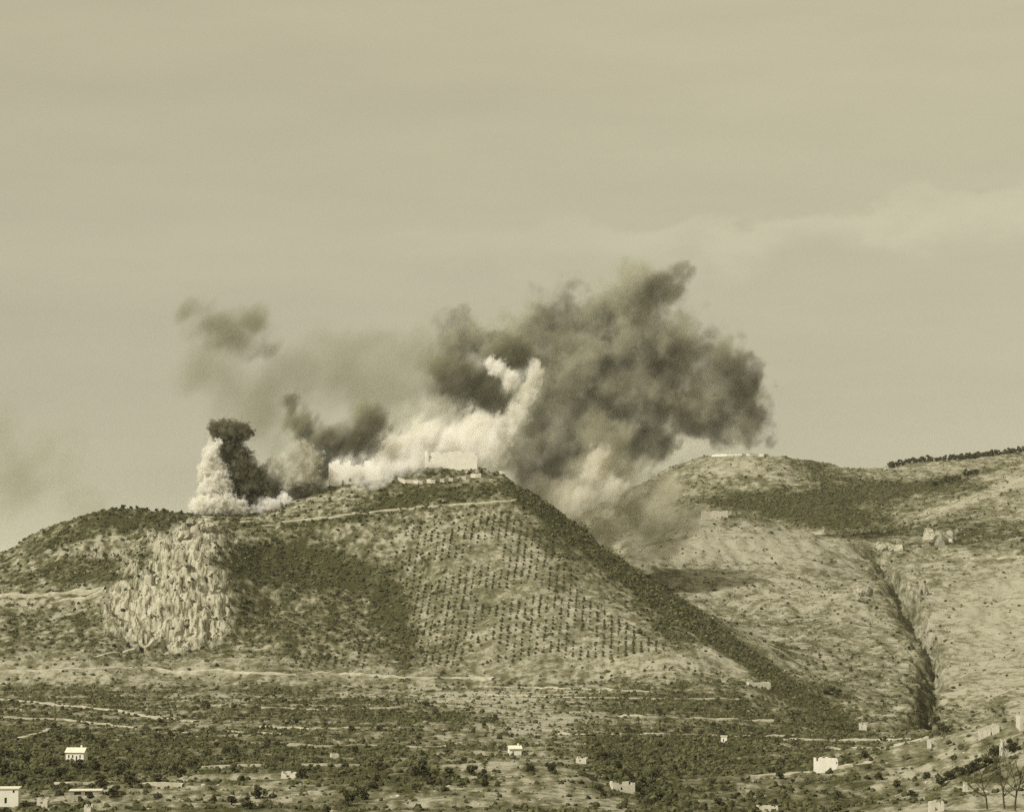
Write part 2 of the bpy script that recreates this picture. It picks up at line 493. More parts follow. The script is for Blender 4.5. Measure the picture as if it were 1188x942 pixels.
# ------------------------------------------------------------------ land cover (0 pale grass .. 1 dark scrub)
def cover(px, py, x, y):
    c = 0.34 + 0.16 * fbm(x / 60, y / 60, 3, 61) + 0.10 * fbm(x / 16, y / 16, 2, 62)
    B = lambda *a: blob(px, py, *a)
    hm = sstep(1535, 1580, y) * sstep(1950, 1880, y) * sstep(10, -12, px - 632 - (py - 583) * 1.377)
    pm = sstep(1560, 1500, y)
    rs = sstep(1080, 1110, px) * sstep(650, 670, py) * sstep(830, 815, py)
    fm = np.maximum(sstep(1880, 1950, y), sstep(-12, 10, px - 632 - (py - 583) * 1.377) * sstep(1400, 1480, y))
    orch = np.clip(1.3 * blob(px, py, 590, 690, 130, 88), 0, 1)
    c += hm * (1 - 0.8 * orch) * (0.34 * fbm(x / 7, y / 9, 2, 63) + 0.42 * fbm(x / 3.0, y / 4.2, 2, 66)) + pm * (0.26 * fbm(x / 9, y / 60, 2, 64) + 0.34 * fbm(x / 3.0, y / 20, 2, 67)) + 0.26 * fm * (1 - 0.5 * rs) * fbm(x / 11, y / 16, 3, 65)
    c += 0.27 * hm * (1 - 0.5 * orch)
    # left shoulder
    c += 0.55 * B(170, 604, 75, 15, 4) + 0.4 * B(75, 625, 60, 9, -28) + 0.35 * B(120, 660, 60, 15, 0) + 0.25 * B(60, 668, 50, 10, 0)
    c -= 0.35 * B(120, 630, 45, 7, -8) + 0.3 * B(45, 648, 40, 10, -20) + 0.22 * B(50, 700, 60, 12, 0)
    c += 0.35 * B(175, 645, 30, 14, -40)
    # hollow right of the crag: bushes, plus the slope's shade put into the cover
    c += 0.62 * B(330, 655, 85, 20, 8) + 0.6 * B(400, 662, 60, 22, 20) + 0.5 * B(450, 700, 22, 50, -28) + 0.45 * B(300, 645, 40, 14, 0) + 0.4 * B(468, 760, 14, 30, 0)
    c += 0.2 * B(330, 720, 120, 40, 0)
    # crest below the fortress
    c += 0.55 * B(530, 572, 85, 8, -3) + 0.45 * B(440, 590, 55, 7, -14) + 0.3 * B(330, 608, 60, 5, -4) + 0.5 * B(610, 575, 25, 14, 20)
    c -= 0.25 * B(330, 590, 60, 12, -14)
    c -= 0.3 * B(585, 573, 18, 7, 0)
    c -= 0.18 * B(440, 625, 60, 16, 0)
    # right flank
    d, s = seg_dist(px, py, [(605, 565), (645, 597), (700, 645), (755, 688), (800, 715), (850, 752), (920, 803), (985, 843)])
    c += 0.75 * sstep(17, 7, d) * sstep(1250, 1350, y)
    c += 0.3 * B(650, 630, 30, 22, 40)
    c -= 0.25 * B(600, 655, 45, 25, 0) + 0.22 * B(735, 730, 60, 18, 30) + 0.35 * B(845, 764, 30, 9, 28)
    c += 0.3 * B(770, 735, 35, 14, 25)
    c -= 0.1 * B(700, 772, 140, 9, 0)
    # plain
    pl = sstep(785, 800, py) * sstep(1000, 900, px - (py - 800) * 0.6)
    c += pl * (0.29 + 0.36 * fbm(x / 130, y / 30, 4, 71))
    c -= 0.3 * B(460, 800, 80, 11, 0) + 0.3 * B(580, 810, 90, 14, 0) + 0.2 * B(620, 840, 60, 18, 0) + 0.25 * B(230, 812, 60, 8, 0)
    c += 0.35 * B(90, 865, 130, 22, 0) + 0.45 * B(60, 895, 110, 14, 0) + 0.25 * B(250, 880, 90, 20, 0) + 0.3 * B(480, 830, 90, 12, 0) + 0.25 * B(420, 868, 150, 8, 0)
    c += 0.25 * B(840, 818, 120, 22, 0) + 0.55 * B(780, 872, 120, 22, 0) + 0.5 * B(730, 890, 50, 22, 35) + 0.3 * B(930, 850, 120, 18, 0) + 0.55 * B(760, 925, 60, 16, 35) + 0.35 * B(890, 888, 90, 8, -6)
    c -= 0.26 * B(640, 915, 110, 26, 15) + 0.15 * B(530, 935, 90, 14, 0) + 0.22 * B(880, 918, 90, 10, -4) + 0.2 * B(600, 880, 60, 12, 0) + 0.2 * B(660, 865, 50, 14, 20)
    c += 0.35 * B(490, 905, 70, 16, 0) + 0.3 * B(400, 900, 60, 20, 0)
    c -= 0.12 * B(220, 905, 90, 9, 0) + 0.10 * B(340, 915, 70, 10, 0)
    c -= 0.22 * B(590, 828, 110, 34, 0)
    # rounded hill
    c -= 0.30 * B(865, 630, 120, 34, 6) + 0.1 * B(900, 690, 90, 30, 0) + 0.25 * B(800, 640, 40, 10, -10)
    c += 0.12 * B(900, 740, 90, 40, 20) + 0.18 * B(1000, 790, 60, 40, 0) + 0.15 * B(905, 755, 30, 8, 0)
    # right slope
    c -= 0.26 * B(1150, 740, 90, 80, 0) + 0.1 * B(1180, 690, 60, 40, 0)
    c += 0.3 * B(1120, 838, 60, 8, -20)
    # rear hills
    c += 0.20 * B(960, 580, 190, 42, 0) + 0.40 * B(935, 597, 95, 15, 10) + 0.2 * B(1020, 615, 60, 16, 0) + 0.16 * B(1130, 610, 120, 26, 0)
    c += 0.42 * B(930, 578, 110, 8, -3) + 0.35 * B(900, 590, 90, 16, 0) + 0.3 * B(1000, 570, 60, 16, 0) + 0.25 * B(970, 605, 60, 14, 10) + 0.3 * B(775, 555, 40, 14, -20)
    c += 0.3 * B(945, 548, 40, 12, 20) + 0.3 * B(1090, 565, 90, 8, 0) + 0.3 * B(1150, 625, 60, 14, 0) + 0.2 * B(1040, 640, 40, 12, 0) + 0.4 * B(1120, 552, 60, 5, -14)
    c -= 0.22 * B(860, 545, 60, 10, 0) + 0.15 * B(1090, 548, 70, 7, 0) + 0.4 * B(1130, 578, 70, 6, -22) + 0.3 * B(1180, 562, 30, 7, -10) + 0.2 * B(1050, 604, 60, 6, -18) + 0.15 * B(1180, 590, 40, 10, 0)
    # lower right village slope
    c += 0.30 * np.abs(fbm(x / 20, y / 30, 3, 75)) * B(1090, 895, 120, 60, 0)
    # gully scrub; the left bank's shade is also painted in as darker cover
    d, s = seg_dist(x, y, GULLY)
    gd = sstep(1300, 1400, y)
    c += gd * np.where(s > 0, (0.30 + 0.25 * fbm(x / 14, y / 20, 3, 68)) * sstep(26, 6, d), 0.12 * sstep(8, 2, d))
    return np.clip(c, -0.1, 1.1)


# ------------------------------------------------------------------ ground sheet
def ground_grid():
    yy = np.concatenate([[-6000, -1500, -300, 60, 200, 330, 440, 520], np.arange(570, 700, 3.0), np.arange(700, 1500, 2.0), np.arange(1500, 1860, 1.0),
                         np.arange(1860, 2150, 1.6), np.arange(2150, 3050, 3.0), np.arange(3050, 4200, 25), [4400, 4800, 5500, 6500, 8000, 11000, 16000, 25000, 40000]])
    a = np.arange(-0.20, 0.2001, 0.00062)
    a = np.concatenate([[-20, -8, -4, -2.2, -1.4, -0.9, -0.6, -0.4, -0.3, -0.25], a, [0.25, 0.3, 0.4, 0.6, 0.9, 1.4, 2.2, 4, 8, 20]])
    A, Y = np.meshgrid(a, yy)
    X = A * np.maximum(Y, 600.0)
    return X, Y


GX, GY = ground_grid()
GZ = height(GX, GY)
gpx, gpy = project(GX, np.maximum(GY, 300), GZ)
nr, nc = GX.shape
idx = np.arange(nr * nc).reshape(nr, nc)
faces = np.stack([idx[:-1, :-1], idx[:-1, 1:], idx[1:, 1:], idx[1:, :-1]], -1).reshape(-1, 4)
me = np_mesh('ground', np.stack([GX, GY, GZ], -1).reshape(-1, 3), faces, M_TERR, True)
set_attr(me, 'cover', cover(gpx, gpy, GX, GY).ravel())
set_attr(me, 'rock', rock_mask(gpx, gpy).ravel())
ground = link(bpy.data.objects.new('ground', me))
tag(ground, 'mottled grassy and rocky ground of the hills and valley floor', 'ground', kind='structure')


def ground_z(x, y):
    return height(np.atleast_1d(np.asarray(x, float)), np.atleast_1d(np.asarray(y, float)))


def crest(px, y0, y1):
    """the highest standing ground (as seen from the camera) along the column px"""
    ys = np.arange(y0, y1, 2.0)
    xs = (px - CX) / F * ys / (cp - (CY - 545) / F * sp)
    g = height(xs, ys)
    i = int(np.argmin(project(xs, ys, g)[1]))
    return float(xs[i]), float(ys[i]), float(g[i])


def hit(px, py, y0=600.0, y1=3300.0):
    """first point of the ground seen at pixel px, py"""
    ys = np.arange(y0, y1, 2.0)
    p = np.array([at(px, py, v) for v in ys])
    g = height(p[:, 0], p[:, 1])
    b = np.nonzero(p[:, 2] <= g)[0]
    i = b[0] if len(b) else len(ys) - 1
    return float(p[i, 0]), float(p[i, 1]), float(g[i])
#@@NEXT


# ------------------------------------------------------------------ roads and ledges
def densify(poly, step=6.0):
    out = [poly[0]]
    for (x0, y0), (x1, y1) in zip(poly[:-1], poly[1:]):
        n = max(1, int(math.hypot(x1 - x0, y1 - y0) / step))
        for i in range(1, n + 1):
            out.append((x0 + (x1 - x0) * i / n, y0 + (y1 - y0) * i / n))
    return out


def bank_strip(name, poly, width, rise, mat, label, cat='road', y0=600.0, y1=2700.0):
    """a road bench: a pale cut bank towards the valley and a flat top"""
    pts = [hit(px, py, y0, y1) for px, py in densify(poly)]
    p = np.array(pts)
    k = np.array([1, 2, 3, 2, 1]) / 9.0
    if len(p) > 6:
        q = np.pad(p, ((2, 2), (0, 0)), mode='edge')
        p = sum(k[i] * q[i:i + len(p)] for i in range(5))
    t = np.gradient(p[:, :2], axis=0)
    t /= np.maximum(np.linalg.norm(t, axis=1, keepdims=True), 1e-6)
    nrm = np.stack([-t[:, 1], t[:, 0]], 1)
    nrm[nrm[:, 1] > 0] *= -1                      # towards the camera side
    w = width * (1 + 0.35 * rng.standard_normal(len(p)).clip(-1, 1))[:, None]
    r = rise * (0.9 + 0.5 * rng.random(len(p)))
    rows = []
    for off, zz in ((0.55, -0.6), (0.42, 1.0), (-0.5, 1.05), (-0.62, -0.6)):
        xy = p[:, :2] + nrm * w * off
        g = ground_z(xy[:, 0], xy[:, 1])
        gc = ground_z(p[:, 0], p[:, 1])
        z = np.where(zz > 0, np.maximum(g, gc) + r * zz * 0.6 + 0.15, g + zz)
        rows.append(np.c_[xy, z])
    n = len(p)
    v = np.concatenate(rows)
    f = []
    for a in range(3):
        for i in range(n - 1):
            f.append((a * n + i, a * n + i + 1, (a + 1) * n + i + 1, (a + 1) * n + i))
    o = link(bpy.data.objects.new(name, np_mesh(name, v, f, mat)))
    return tag(o, label, cat, kind='structure')


bank_strip('dirt_road', [(-20, 780), (60, 779), (110, 777), (165, 776), (200, 782), (260, 780), (330, 783), (400, 783), (480, 787), (530, 787), (575, 789)], 2.6, 0.55, M_TRACK,
           'pale dirt road along the foot of the big hill')
bank_strip('hillside_track', [(300, 612), (345, 605), (400, 600), (460, 592), (520, 587), (565, 585), (602, 582)], 1.6, 0.4, M_TRACK,
           'thin pale track crossing the slope under the ruined fortress')
bank_strip('hillside_track', [(-10, 692), (40, 693), (70, 690), (124, 686)], 2.6, 0.9, M_TRACK, 'pale ledge track on the left flank of the hill')
bank_strip('hillside_track', [(55, 701), (90, 697), (126, 688)], 2.2, 0.7, M_TRACK, 'short pale track just under the ledge on the left flank')
bank_strip('farm_lane', [(-10, 810), (60, 818), (130, 824), (175, 832), (230, 838)], 2.4, 0.6, M_TRACK, 'pale farm lane slanting across the plain at the left')
bank_strip('rock_ledge_path', [(105, 763), (160, 755), (190, 745), (216, 732)], 2.0, 0.5, M_TRACK, 'rocky ledge path curving under the limestone crag')
bank_strip('farm_lane', [(20, 860), (45, 852), (62, 845)], 3.0, 0.8, M_TRACK, 'short pale lane above the dark grove at the left')
bank_strip('farm_lane', [(640, 852), (720, 853), (800, 853), (880, 855), (960, 853)], 2.0, 0.5, M_TRACK, 'thin lane across the dark olive fields at the right')
bank_strip('hillside_track', [(1122, 650), (1150, 648), (1195, 647)], 2.6, 0.9, M_TRACK, 'pale terrace edge on the right hand slope')
bank_strip('farm_lane', [(300, 843), (360, 846), (420, 845)], 2.0, 0.5, M_TRACK, 'thin pale field edge in the middle of the plain')
bank_strip('farm_lane', [(868, 903), (920, 900), (960, 894), (1012, 886)], 2.4, 0.6, M_TRACK, 'pale lane passing under the roofless white house')

for a, b, wd in (([(-10, 832), (80, 836), (160, 845)], 'upper left', 1.8), ([(180, 852), (260, 849), (330, 852)], 'left of the middle', 1.6), ([(330, 868), (420, 865), (520, 868)], 'middle', 1.8),
                 ([(560, 806), (650, 809), (760, 811), (860, 812)], 'under the right flank', 1.8), ([(560, 797), (660, 799), (760, 803)], 'at the foot of the orchard', 1.6), ([(700, 832), (800, 834), (900, 838)], 'above the dark olive fields', 1.6),
                 ([(300, 822), (400, 824), (470, 821)], 'below the road', 1.6), ([(230, 893), (330, 887), (420, 890)], 'before the dark bushes', 1.6), ([(960, 870), (1040, 866), (1110, 850)], 'under the gully mouth', 1.8),
                 ([(60, 912), (150, 908), (215, 914)], 'by the bottom left farmhouse', 1.6), ([(900, 858), (980, 860), (1060, 858)], 'across the valley mouth', 1.6)):
    bank_strip('field_terrace', a, wd, 0.5, M_TRACK, 'low pale terrace bank of a field, ' + b, 'terrace')


# ------------------------------------------------------------------ vegetation
def icosphere(sub):
    bm = bmesh.new()
    bmesh.ops.create_icosphere(bm, subdivisions=sub, radius=1.0)
    v = np.array([q.co[:] for q in bm.verts])
    f = np.array([[q.index for q in p.verts] for p in bm.faces])
    bm.free()
    return v, f


IV, IF = icosphere(2)
SHAPES = []
for k in range(8):
    j = 0.62 + 0.75 * rng.random(len(IV))
    v = IV * j[:, None]
    v[:, 2] = np.where(v[:, 2] < 0, v[:, 2] * 0.5, v[:, 2])
    SHAPES.append(v)


def scatter_mesh(name, pos, size, flat, mat, shapes, faces):
    """one mesh of many small clumps: pos (n,3), size (n,), flat (n,)"""
    n = len(pos)
    nv = len(shapes[0])
    which = rng.integers(0, len(shapes), n)
    a = rng.random(n) * 2 * math.pi
    ca, sa = np.cos(a), np.sin(a)
    base = np.stack(shapes)[which]
    sx = size * (0.8 + 0.5 * rng.random(n))
    X = base[:, :, 0] * sx[:, None]
    Yv = base[:, :, 1] * size[:, None]
    Z = base[:, :, 2] * (size * flat)[:, None]
    V = np.stack([X * ca[:, None] - Yv * sa[:, None], X * sa[:, None] + Yv * ca[:, None], Z], -1) + pos[:, None, :]
    Fa = faces[None] + (np.arange(n) * nv)[:, None, None]
    return np_mesh(name, V.reshape(-1, 3), Fa.reshape(-1, 3), mat)


def candidates(n, y0, y1, spread=0.19):
    yv = np.sqrt(y0 * y0 + (y1 * y1 - y0 * y0) * rng.random(n))
    xv = yv * (rng.random(n) * 2 - 1) * spread
    zv = height(xv, yv)
    px, py = project(xv, yv, zv)
    return xv, yv, zv, px, py


# wild scrub on the hillsides and the plain: beyond counting
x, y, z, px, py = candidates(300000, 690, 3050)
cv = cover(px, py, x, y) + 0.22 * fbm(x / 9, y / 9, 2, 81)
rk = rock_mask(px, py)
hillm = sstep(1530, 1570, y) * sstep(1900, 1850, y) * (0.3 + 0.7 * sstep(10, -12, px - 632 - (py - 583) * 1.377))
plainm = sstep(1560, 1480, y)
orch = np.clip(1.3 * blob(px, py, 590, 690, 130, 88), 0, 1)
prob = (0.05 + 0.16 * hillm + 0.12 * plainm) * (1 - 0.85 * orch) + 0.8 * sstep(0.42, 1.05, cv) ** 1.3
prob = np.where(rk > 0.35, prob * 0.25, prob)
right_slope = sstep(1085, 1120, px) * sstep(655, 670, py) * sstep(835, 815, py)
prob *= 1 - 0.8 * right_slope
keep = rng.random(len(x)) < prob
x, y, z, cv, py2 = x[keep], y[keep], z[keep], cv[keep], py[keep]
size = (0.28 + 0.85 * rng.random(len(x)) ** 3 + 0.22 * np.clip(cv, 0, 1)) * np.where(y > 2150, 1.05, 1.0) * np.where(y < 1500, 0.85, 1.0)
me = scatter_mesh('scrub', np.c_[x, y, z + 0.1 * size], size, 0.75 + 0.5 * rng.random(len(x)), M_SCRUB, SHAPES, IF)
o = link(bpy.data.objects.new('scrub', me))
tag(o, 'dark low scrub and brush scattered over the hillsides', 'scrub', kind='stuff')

# loose pale stones
IV1, IF1 = icosphere(1)
RSH = []
for k in range(6):
    v = IV1 * (0.6 + 0.8 * rng.random(len(IV1)))[:, None]
    RSH.append(v)
x, y, z, px, py = candidates(90000, 690, 2300)
rk = rock_mask(px, py)
cv = cover(px, py, x, y)
prob = 0.05 * sstep(0.9, 0.3, cv) + 0.45 * sstep(0.2, 0.8, rk) + 0.10 * sstep(1530, 1600, y) * (fbm(x / 25, y / 25, 2, 91) > 0.1)
prob *= 1 - 0.7 * sstep(1085, 1120, px) * sstep(655, 670, py) * sstep(835, 815, py)
keep = rng.random(len(x)) < prob
x, y, z, rk = x[keep], y[keep], z[keep], rk[keep]
size = 0.3 + 0.5 * rng.random(len(x)) ** 3 + 0.9 * rk * rng.random(len(x)) ** 2
me = scatter_mesh('loose_stones', np.c_[x, y, z], size, 0.6 + 0.6 * rng.random(len(x)), M_ROCK, RSH, IF1)
o = link(bpy.data.objects.new('loose_stones', me))
tag(o, 'pale limestone rubble strewn over the hillsides', 'stones', kind='stuff')


def leaf_crown(n, leaf, rx, ry, rz, cz, seed, lobes=6):
    """a crown of leaf clumps: small bent faces through the volume of several uneven lobes"""
    r = np.random.default_rng(seed)
    cen = r.standard_normal((lobes, 3)) * np.array([rx, ry, rz]) * 0.42
    rad = 0.38 + 0.3 * r.random(lobes)
    which = r.integers(0, lobes, n)
    d = r.standard_normal((n, 3))
    d /= np.linalg.norm(d, axis=1, keepdims=True)
    p = cen[which] + d * (r.random(n) ** 0.4)[:, None] * rad[which][:, None] * np.array([rx, ry, rz])
    p[:, 2] += cz
    a = r.standard_normal((n, 3))
    a /= np.linalg.norm(a, axis=1, keepdims=True)
    b = np.cross(a, r.standard_normal((n, 3)))
    b /= np.linalg.norm(b, axis=1, keepdims=True)
    s = leaf * (0.6 + 0.8 * r.random(n))[:, None]
    V = np.stack([p - a * s, p - b * s * 0.6, p + a * s, p + b * s * 0.6 + np.cross(a, b) * s * 0.3], 1).reshape(-1, 3)
    Fq = np.arange(n * 4).reshape(n, 4)
    return V, Fq


def tube(bm, p0, p1, r0, r1, seg=6):
    p0, p1 = Vector(p0), Vector(p1)
    q = (p1 - p0).to_track_quat('Z', 'Y')
    rings = []
    for p, r in ((p0, r0), (p1, r1)):
        rings.append([bm.verts.new(p + q @ Vector((r * math.cos(2 * math.pi * i / seg), r * math.sin(2 * math.pi * i / seg), 0))) for i in range(seg)])
    for i in range(seg):
        bm.faces.new((rings[0][i], rings[0][(i + 1) % seg], rings[1][(i + 1) % seg], rings[1][i]))
    bm.faces.new(rings[1])
    bm.faces.new(list(reversed(rings[0])))


def bm_mesh(name, bm, mat):
    me = bpy.data.meshes.new(name)
    bmesh.ops.recalc_face_normals(bm, faces=bm.faces[:])
    bm.to_mesh(me)
    bm.free()
    me.materials.append(mat)
    return me


# orchard trees
OLIVE = []
for k in range(5):
    tb = bmesh.new()
    tube(tb, (0, 0, -0.6), (0.1, 0, 1.3), 0.22, 0.14, 5)
    bmesh.ops.triangulate(tb, faces=tb.faces[:])
    tb.verts.index_update()
    Vs, Fs = [np.array([q.co[:] for q in tb.verts])], [np.array([[q.index for q in p.verts] for p in tb.faces])]
    tb.free()
    for L in range(4):
        j = (0.62 + 0.7 * rng.random(len(IV)))[:, None]
        c0 = np.array([0, 0, 1.5]) if L == 0 else np.array([rng.normal(0, .45), rng.normal(0, .45), 1.5 + rng.normal(0, .3)])
        Fs.append(IF + sum(len(q) for q in Vs))
        Vs.append(IV * j * (1.0 if L == 0 else 0.65) * np.array([1.05, 1.05, 0.9]) + c0)
    Vall, Fall = np.concatenate(Vs), np.concatenate(Fs)
    OLIVE.append((Vall, Fall))
OLIVE_ME = [np_mesh('olive_tree', v, f, M_OLIVE) for v, f in OLIVE]


def in_poly(px, py, poly):
    inside = np.zeros(px.shape, bool)
    for (x0, y0), (x1, y1) in zip(poly, poly[1:] + poly[:1]):
        c = ((y0 > py) != (y1 > py)) & (px < (x1 - x0) * (py - y0) / (y1 - y0 + 1e-9) + x0)
        inside ^= c
    return inside


gx_, gy_ = [], []
for k in range(-34, 40):
    for yv in np.arange(1520, 1752, 3.6):
        gx_.append(k * 4.1 + 0.05 * (yv - 1620) + rng.normal(0, 0.16))
        gy_.append(yv + rng.normal(0, 0.3))
gx_, gy_ = np.array(gx_), np.array(gy_)
gz_ = height(gx_, gy_)
opx, opy = project(gx_, gy_, gz_)
main = in_poly(opx, opy, [(466, 690), (450, 630), (470, 606), (520, 597), (575, 593), (620, 612), (655, 650), (672, 690), (740, 730), (772, 754), (715, 764), (600, 768), (486, 778), (472, 740)])
side = in_poly(opx, opy, [(350, 742), (470, 735), (478, 776), (340, 776)])
gap = fbm(gx_ / 26, gy_ / 26, 2, 77)
keep = (main & (rng.random(len(gx_)) < 0.88) & (gap > -0.42)) | (side & (rng.random(len(gx_)) < 0.45))
ox, oy, oz = gx_[keep], gy_[keep], gz_[keep]
order = np.argsort(oy)
ox, oy, oz = ox[order], oy[order], oz[order]
print('ORCHARD', len(ox))
for i in range(min(300, len(ox))):
    o = bpy.data.objects.new('olive_tree', OLIVE_ME[i % 5])
    link(o)
    o.location = (ox[i], oy[i], oz[i] - 0.15)
    o.rotation_euler = (0, 0, rng.random() * 6.28)
    s = 0.44 + 0.34 * rng.random() ** 1.3
    o.scale = (s, s, s * (0.9 + 0.3 * rng.random()))
    tag(o, 'small round olive tree in the planted rows on the face of the big hill', 'olive tree', 'olive trees in rows on the hillside')
if len(ox) > 300:
    vs, fs, off = [], [], 0
    for i in range(300, len(ox)):
        v, f = OLIVE[i % 5]
        a = rng.random() * 6.28
        s = 0.44 + 0.34 * rng.random() ** 1.3
        w = v.copy() * s
        w = np.c_[w[:, 0] * math.cos(a) - w[:, 1] * math.sin(a), w[:, 0] * math.sin(a) + w[:, 1] * math.cos(a), w[:, 2]]
        vs.append(w + np.array([ox[i], oy[i], oz[i] - 0.15]))
        fs.append(f + off)
        off += len(v)
    o = link(bpy.data.objects.new('olive_grove', np_mesh('olive_grove', np.concatenate(vs), np.concatenate(fs), M_OLIVE)))
    tag(o, 'upper rows of small olive trees high on the face of the hill', 'olive trees', 'olive trees in rows on the hillside', 'stuff')

# bushy trees of the plain: crown + trunk
CROWN_ME, TRUNK_ME = [], []
for k in range(5):
    V, Fq = leaf_crown(620, 0.40, 2.2, 2.2, 1.7, 2.3, 200 + k, 8)
    CROWN_ME.append(np_mesh('crown', V, Fq, M_SCRUB if k % 2 else M_OLIVE))
    b = bmesh.new()
    tube(b, (0, 0, -0.6), (0.15, 0.1, 1.1), 0.30, 0.20)
    tube(b, (0.15, 0.1, 1.05), (0.8, 0.3, 2.4), 0.17, 0.07)
    tube(b, (0.15, 0.1, 1.05), (-0.7, -0.2, 2.5), 0.17, 0.07)
    TRUNK_ME.append(bm_mesh('trunk', b, M_BARK))


def bushy_tree(x, y, z, s, k, label, group, name='bushy_tree', cat='tree'):
    r = empty(name, (x, y, z - 0.1), rng.random() * 6.28)
    r.scale = (s, s, s * (0.8 + 0.4 * rng.random()))
    tag(r, label, cat, group)
    c = link(bpy.data.objects.new('crown', CROWN_ME[k % 5]), r)
    t = link(bpy.data.objects.new('trunk', TRUNK_ME[k % 5]), r)
    return r


PLAIN_SPOTS = [(183, 908, 1.2), (210, 900, 0.9), (268, 936, 1.0), (300, 928, 1.1), (288, 940, 0.9), (432, 917, 1.0), (405, 935, 1.2), (420, 928, 1.0), (488, 902, 1.3), (520, 905, 1.2),
               (547, 900, 1.1), (640, 898, 1.0), (615, 895, 0.8), (130, 925, 1.1), (118, 915, 1.0), (60, 890, 1.2), (30, 885, 1.2), (10, 880, 1.1), (90, 892, 1.1), (110, 895, 1.1),
               (45, 900, 1.2), (140, 898, 1.0), (70, 905, 1.1), (150, 912, 1.0), (5, 900, 1.2), (25, 908, 1.1), (90, 858, 0.9), (105, 862, 1.0), (70, 862, 1.0), (120, 868, 1.0), (52, 868, 1.0),
               (240, 880, 1.0), (262, 875, 0.9), (225, 890, 1.0), (560, 906, 1.0), (500, 910, 1.2), (700, 880, 1.0), (715, 895, 1.1), (730, 905, 1.1), (745, 915, 1.0), (765, 928, 1.0), (760, 905, 1.0),
               (700, 925, 0.7), (1060, 925, 0.7), (1040, 915, 0.7), (1075, 905, 0.7), (1020, 905, 0.7)]
for i, (a, b, s) in enumerate(PLAIN_SPOTS):
    bushy_tree(*hit(a, b), s * 0.68, i, 'dark bushy olive tree standing loose on the valley floor', 'bushy trees on the valley floor')
x, y, z, px, py = candidates(9000, 690, 1380)
cv = cover(px, py, x, y)
ok = (py > 800) & (py < 945) & (px > -10) & (px < 1195) & (rng.random(len(x)) < 0.10 * sstep(0.35, 0.9, cv))
sel = np.nonzero(ok)[0][:200]
for i, q in enumerate(sel):
    bushy_tree(x[q], y[q], z[q], 0.28 + 0.36 * rng.random(), i, 'dark bushy olive tree standing loose on the valley floor', 'bushy trees on the valley floor')
# hedge trees along the dark bank at the lower right
for i in range(9):
    t = i / 8
    a, b = 1092 + 84 * t, 912 - 40 * t + rng.normal(0, 1.5)
    bushy_tree(*hit(a, b), 0.62 + 0.2 * rng.random(), i, 'dark bush in the hedge slanting up the bank behind the bare trees', 'bushes of the slanting hedge', 'hedge_bush', 'bush')
# row on the far skyline
for i in range(46):
    a = 1032 + i * 3.55 + rng.normal(0, 1.0)
    q = hit(a, np.interp(a, [1030, 1060, 1120, 1188], [541, 534.5, 530.5, 521.5]) + 2.5, 2400, 3300)
    bushy_tree(*q, 0.75 + 0.7 * rng.random(), i, 'dark tree in the row along the far skyline ridge', 'trees along the far skyline', 'ridge_tree')
for i in range(12):
    a = 1085 + i * 4.2 + rng.normal(0, 1.5)
    bushy_tree(*hit(a, 563 - (a - 1085) * 0.28 + rng.normal(0, 1), 2200, 3300), 0.8 + 0.5 * rng.random(), i, 'dark tree in the row across the rear slope under the skyline', 'trees across the rear slope', 'ridge_tree')
for i, (a, b) in enumerate([(143, 589), (152, 588), (135, 590), (160, 590), (170, 592), (182, 590), (190, 591), (200, 594), (210, 597)]):
    bushy_tree(*crest(a, 1680, 1850), 0.4 + 0.35 * rng.random(), i, 'dark bush on the crest of the left shoulder', 'bushes on the left crest', 'crest_bush', 'bush')
for i, (a, b) in enumerate([(958, 806), (966, 805), (973, 806), (1068, 834), (1073, 842), (1092, 848), (1098, 850), (1086, 842)]):
    bushy_tree(*hit(a, b), 0.9, i, 'dark bush at the mouth of the gully below the rounded hill', 'bushes at the gully mouth', 'gully_bush', 'bush')


# bare trees in the lower right corner
def bare_tree(px, py, Y, h, lean, seed, label):
    r = random.Random(seed)
    X = at(px, py, Y)
    base = (X[0], Y, float(ground_z(X[0], Y)[0]))
    root = empty('bare_tree', base)
    tag(root, label, 'tree', 'bare trees in the lower right corner')
    b = bmesh.new()
    pts = [Vector((0, 0, -0.5))]
    n = 6
    for i in range(n):
        pts.append(Vector((lean * h * ((i + 1) / n) ** 1.3 + r.uniform(-.2, .2), r.uniform(-.3, .3), h * 0.62 * (i + 1) / n)))
    for i in range(n):
        tube(b, pts[i], pts[i + 1], 0.24 * (1 - i / n * 0.6), 0.24 * (1 - (i + 1) / n * 0.6))
    link(bpy.data.objects.new('trunk', bm_mesh('trunk', b, M_BARK)), root)

    def grow(bm, p, d, L, rad, depth):
        q = p + d * L
        m = p + d * L * 0.5 + Vector((r.uniform(-1, 1), r.uniform(-1, 1), r.uniform(-1, 1))) * L * 0.06
        tube(bm, p, m, rad, rad * 0.8, 5)
        tube(bm, m, q, rad * 0.8, rad * 0.55, 5)
        if depth:
            for s in range(r.choice((2, 3))):
                nd = (d + Vector((r.uniform(-.8, .8), r.uniform(-.5, .5), r.uniform(-.15, .55)))).normalized()
                grow(bm, q if s else m, nd, L * r.uniform(.5, .75), rad * 0.5, depth - 1)
    for k in range(7):
        bm = bmesh.new()
        p = pts[2 + k % 5]
        d = Vector((r.uniform(-1, 1), r.uniform(-.4, .4), r.uniform(.5, 1.1))).normalized()
        grow(bm, p, d, h * r.uniform(.24, .42), 0.115, 2)
        link(bpy.data.objects.new('limb', bm_mesh('limb', bm, M_BARK)), root)
    return root


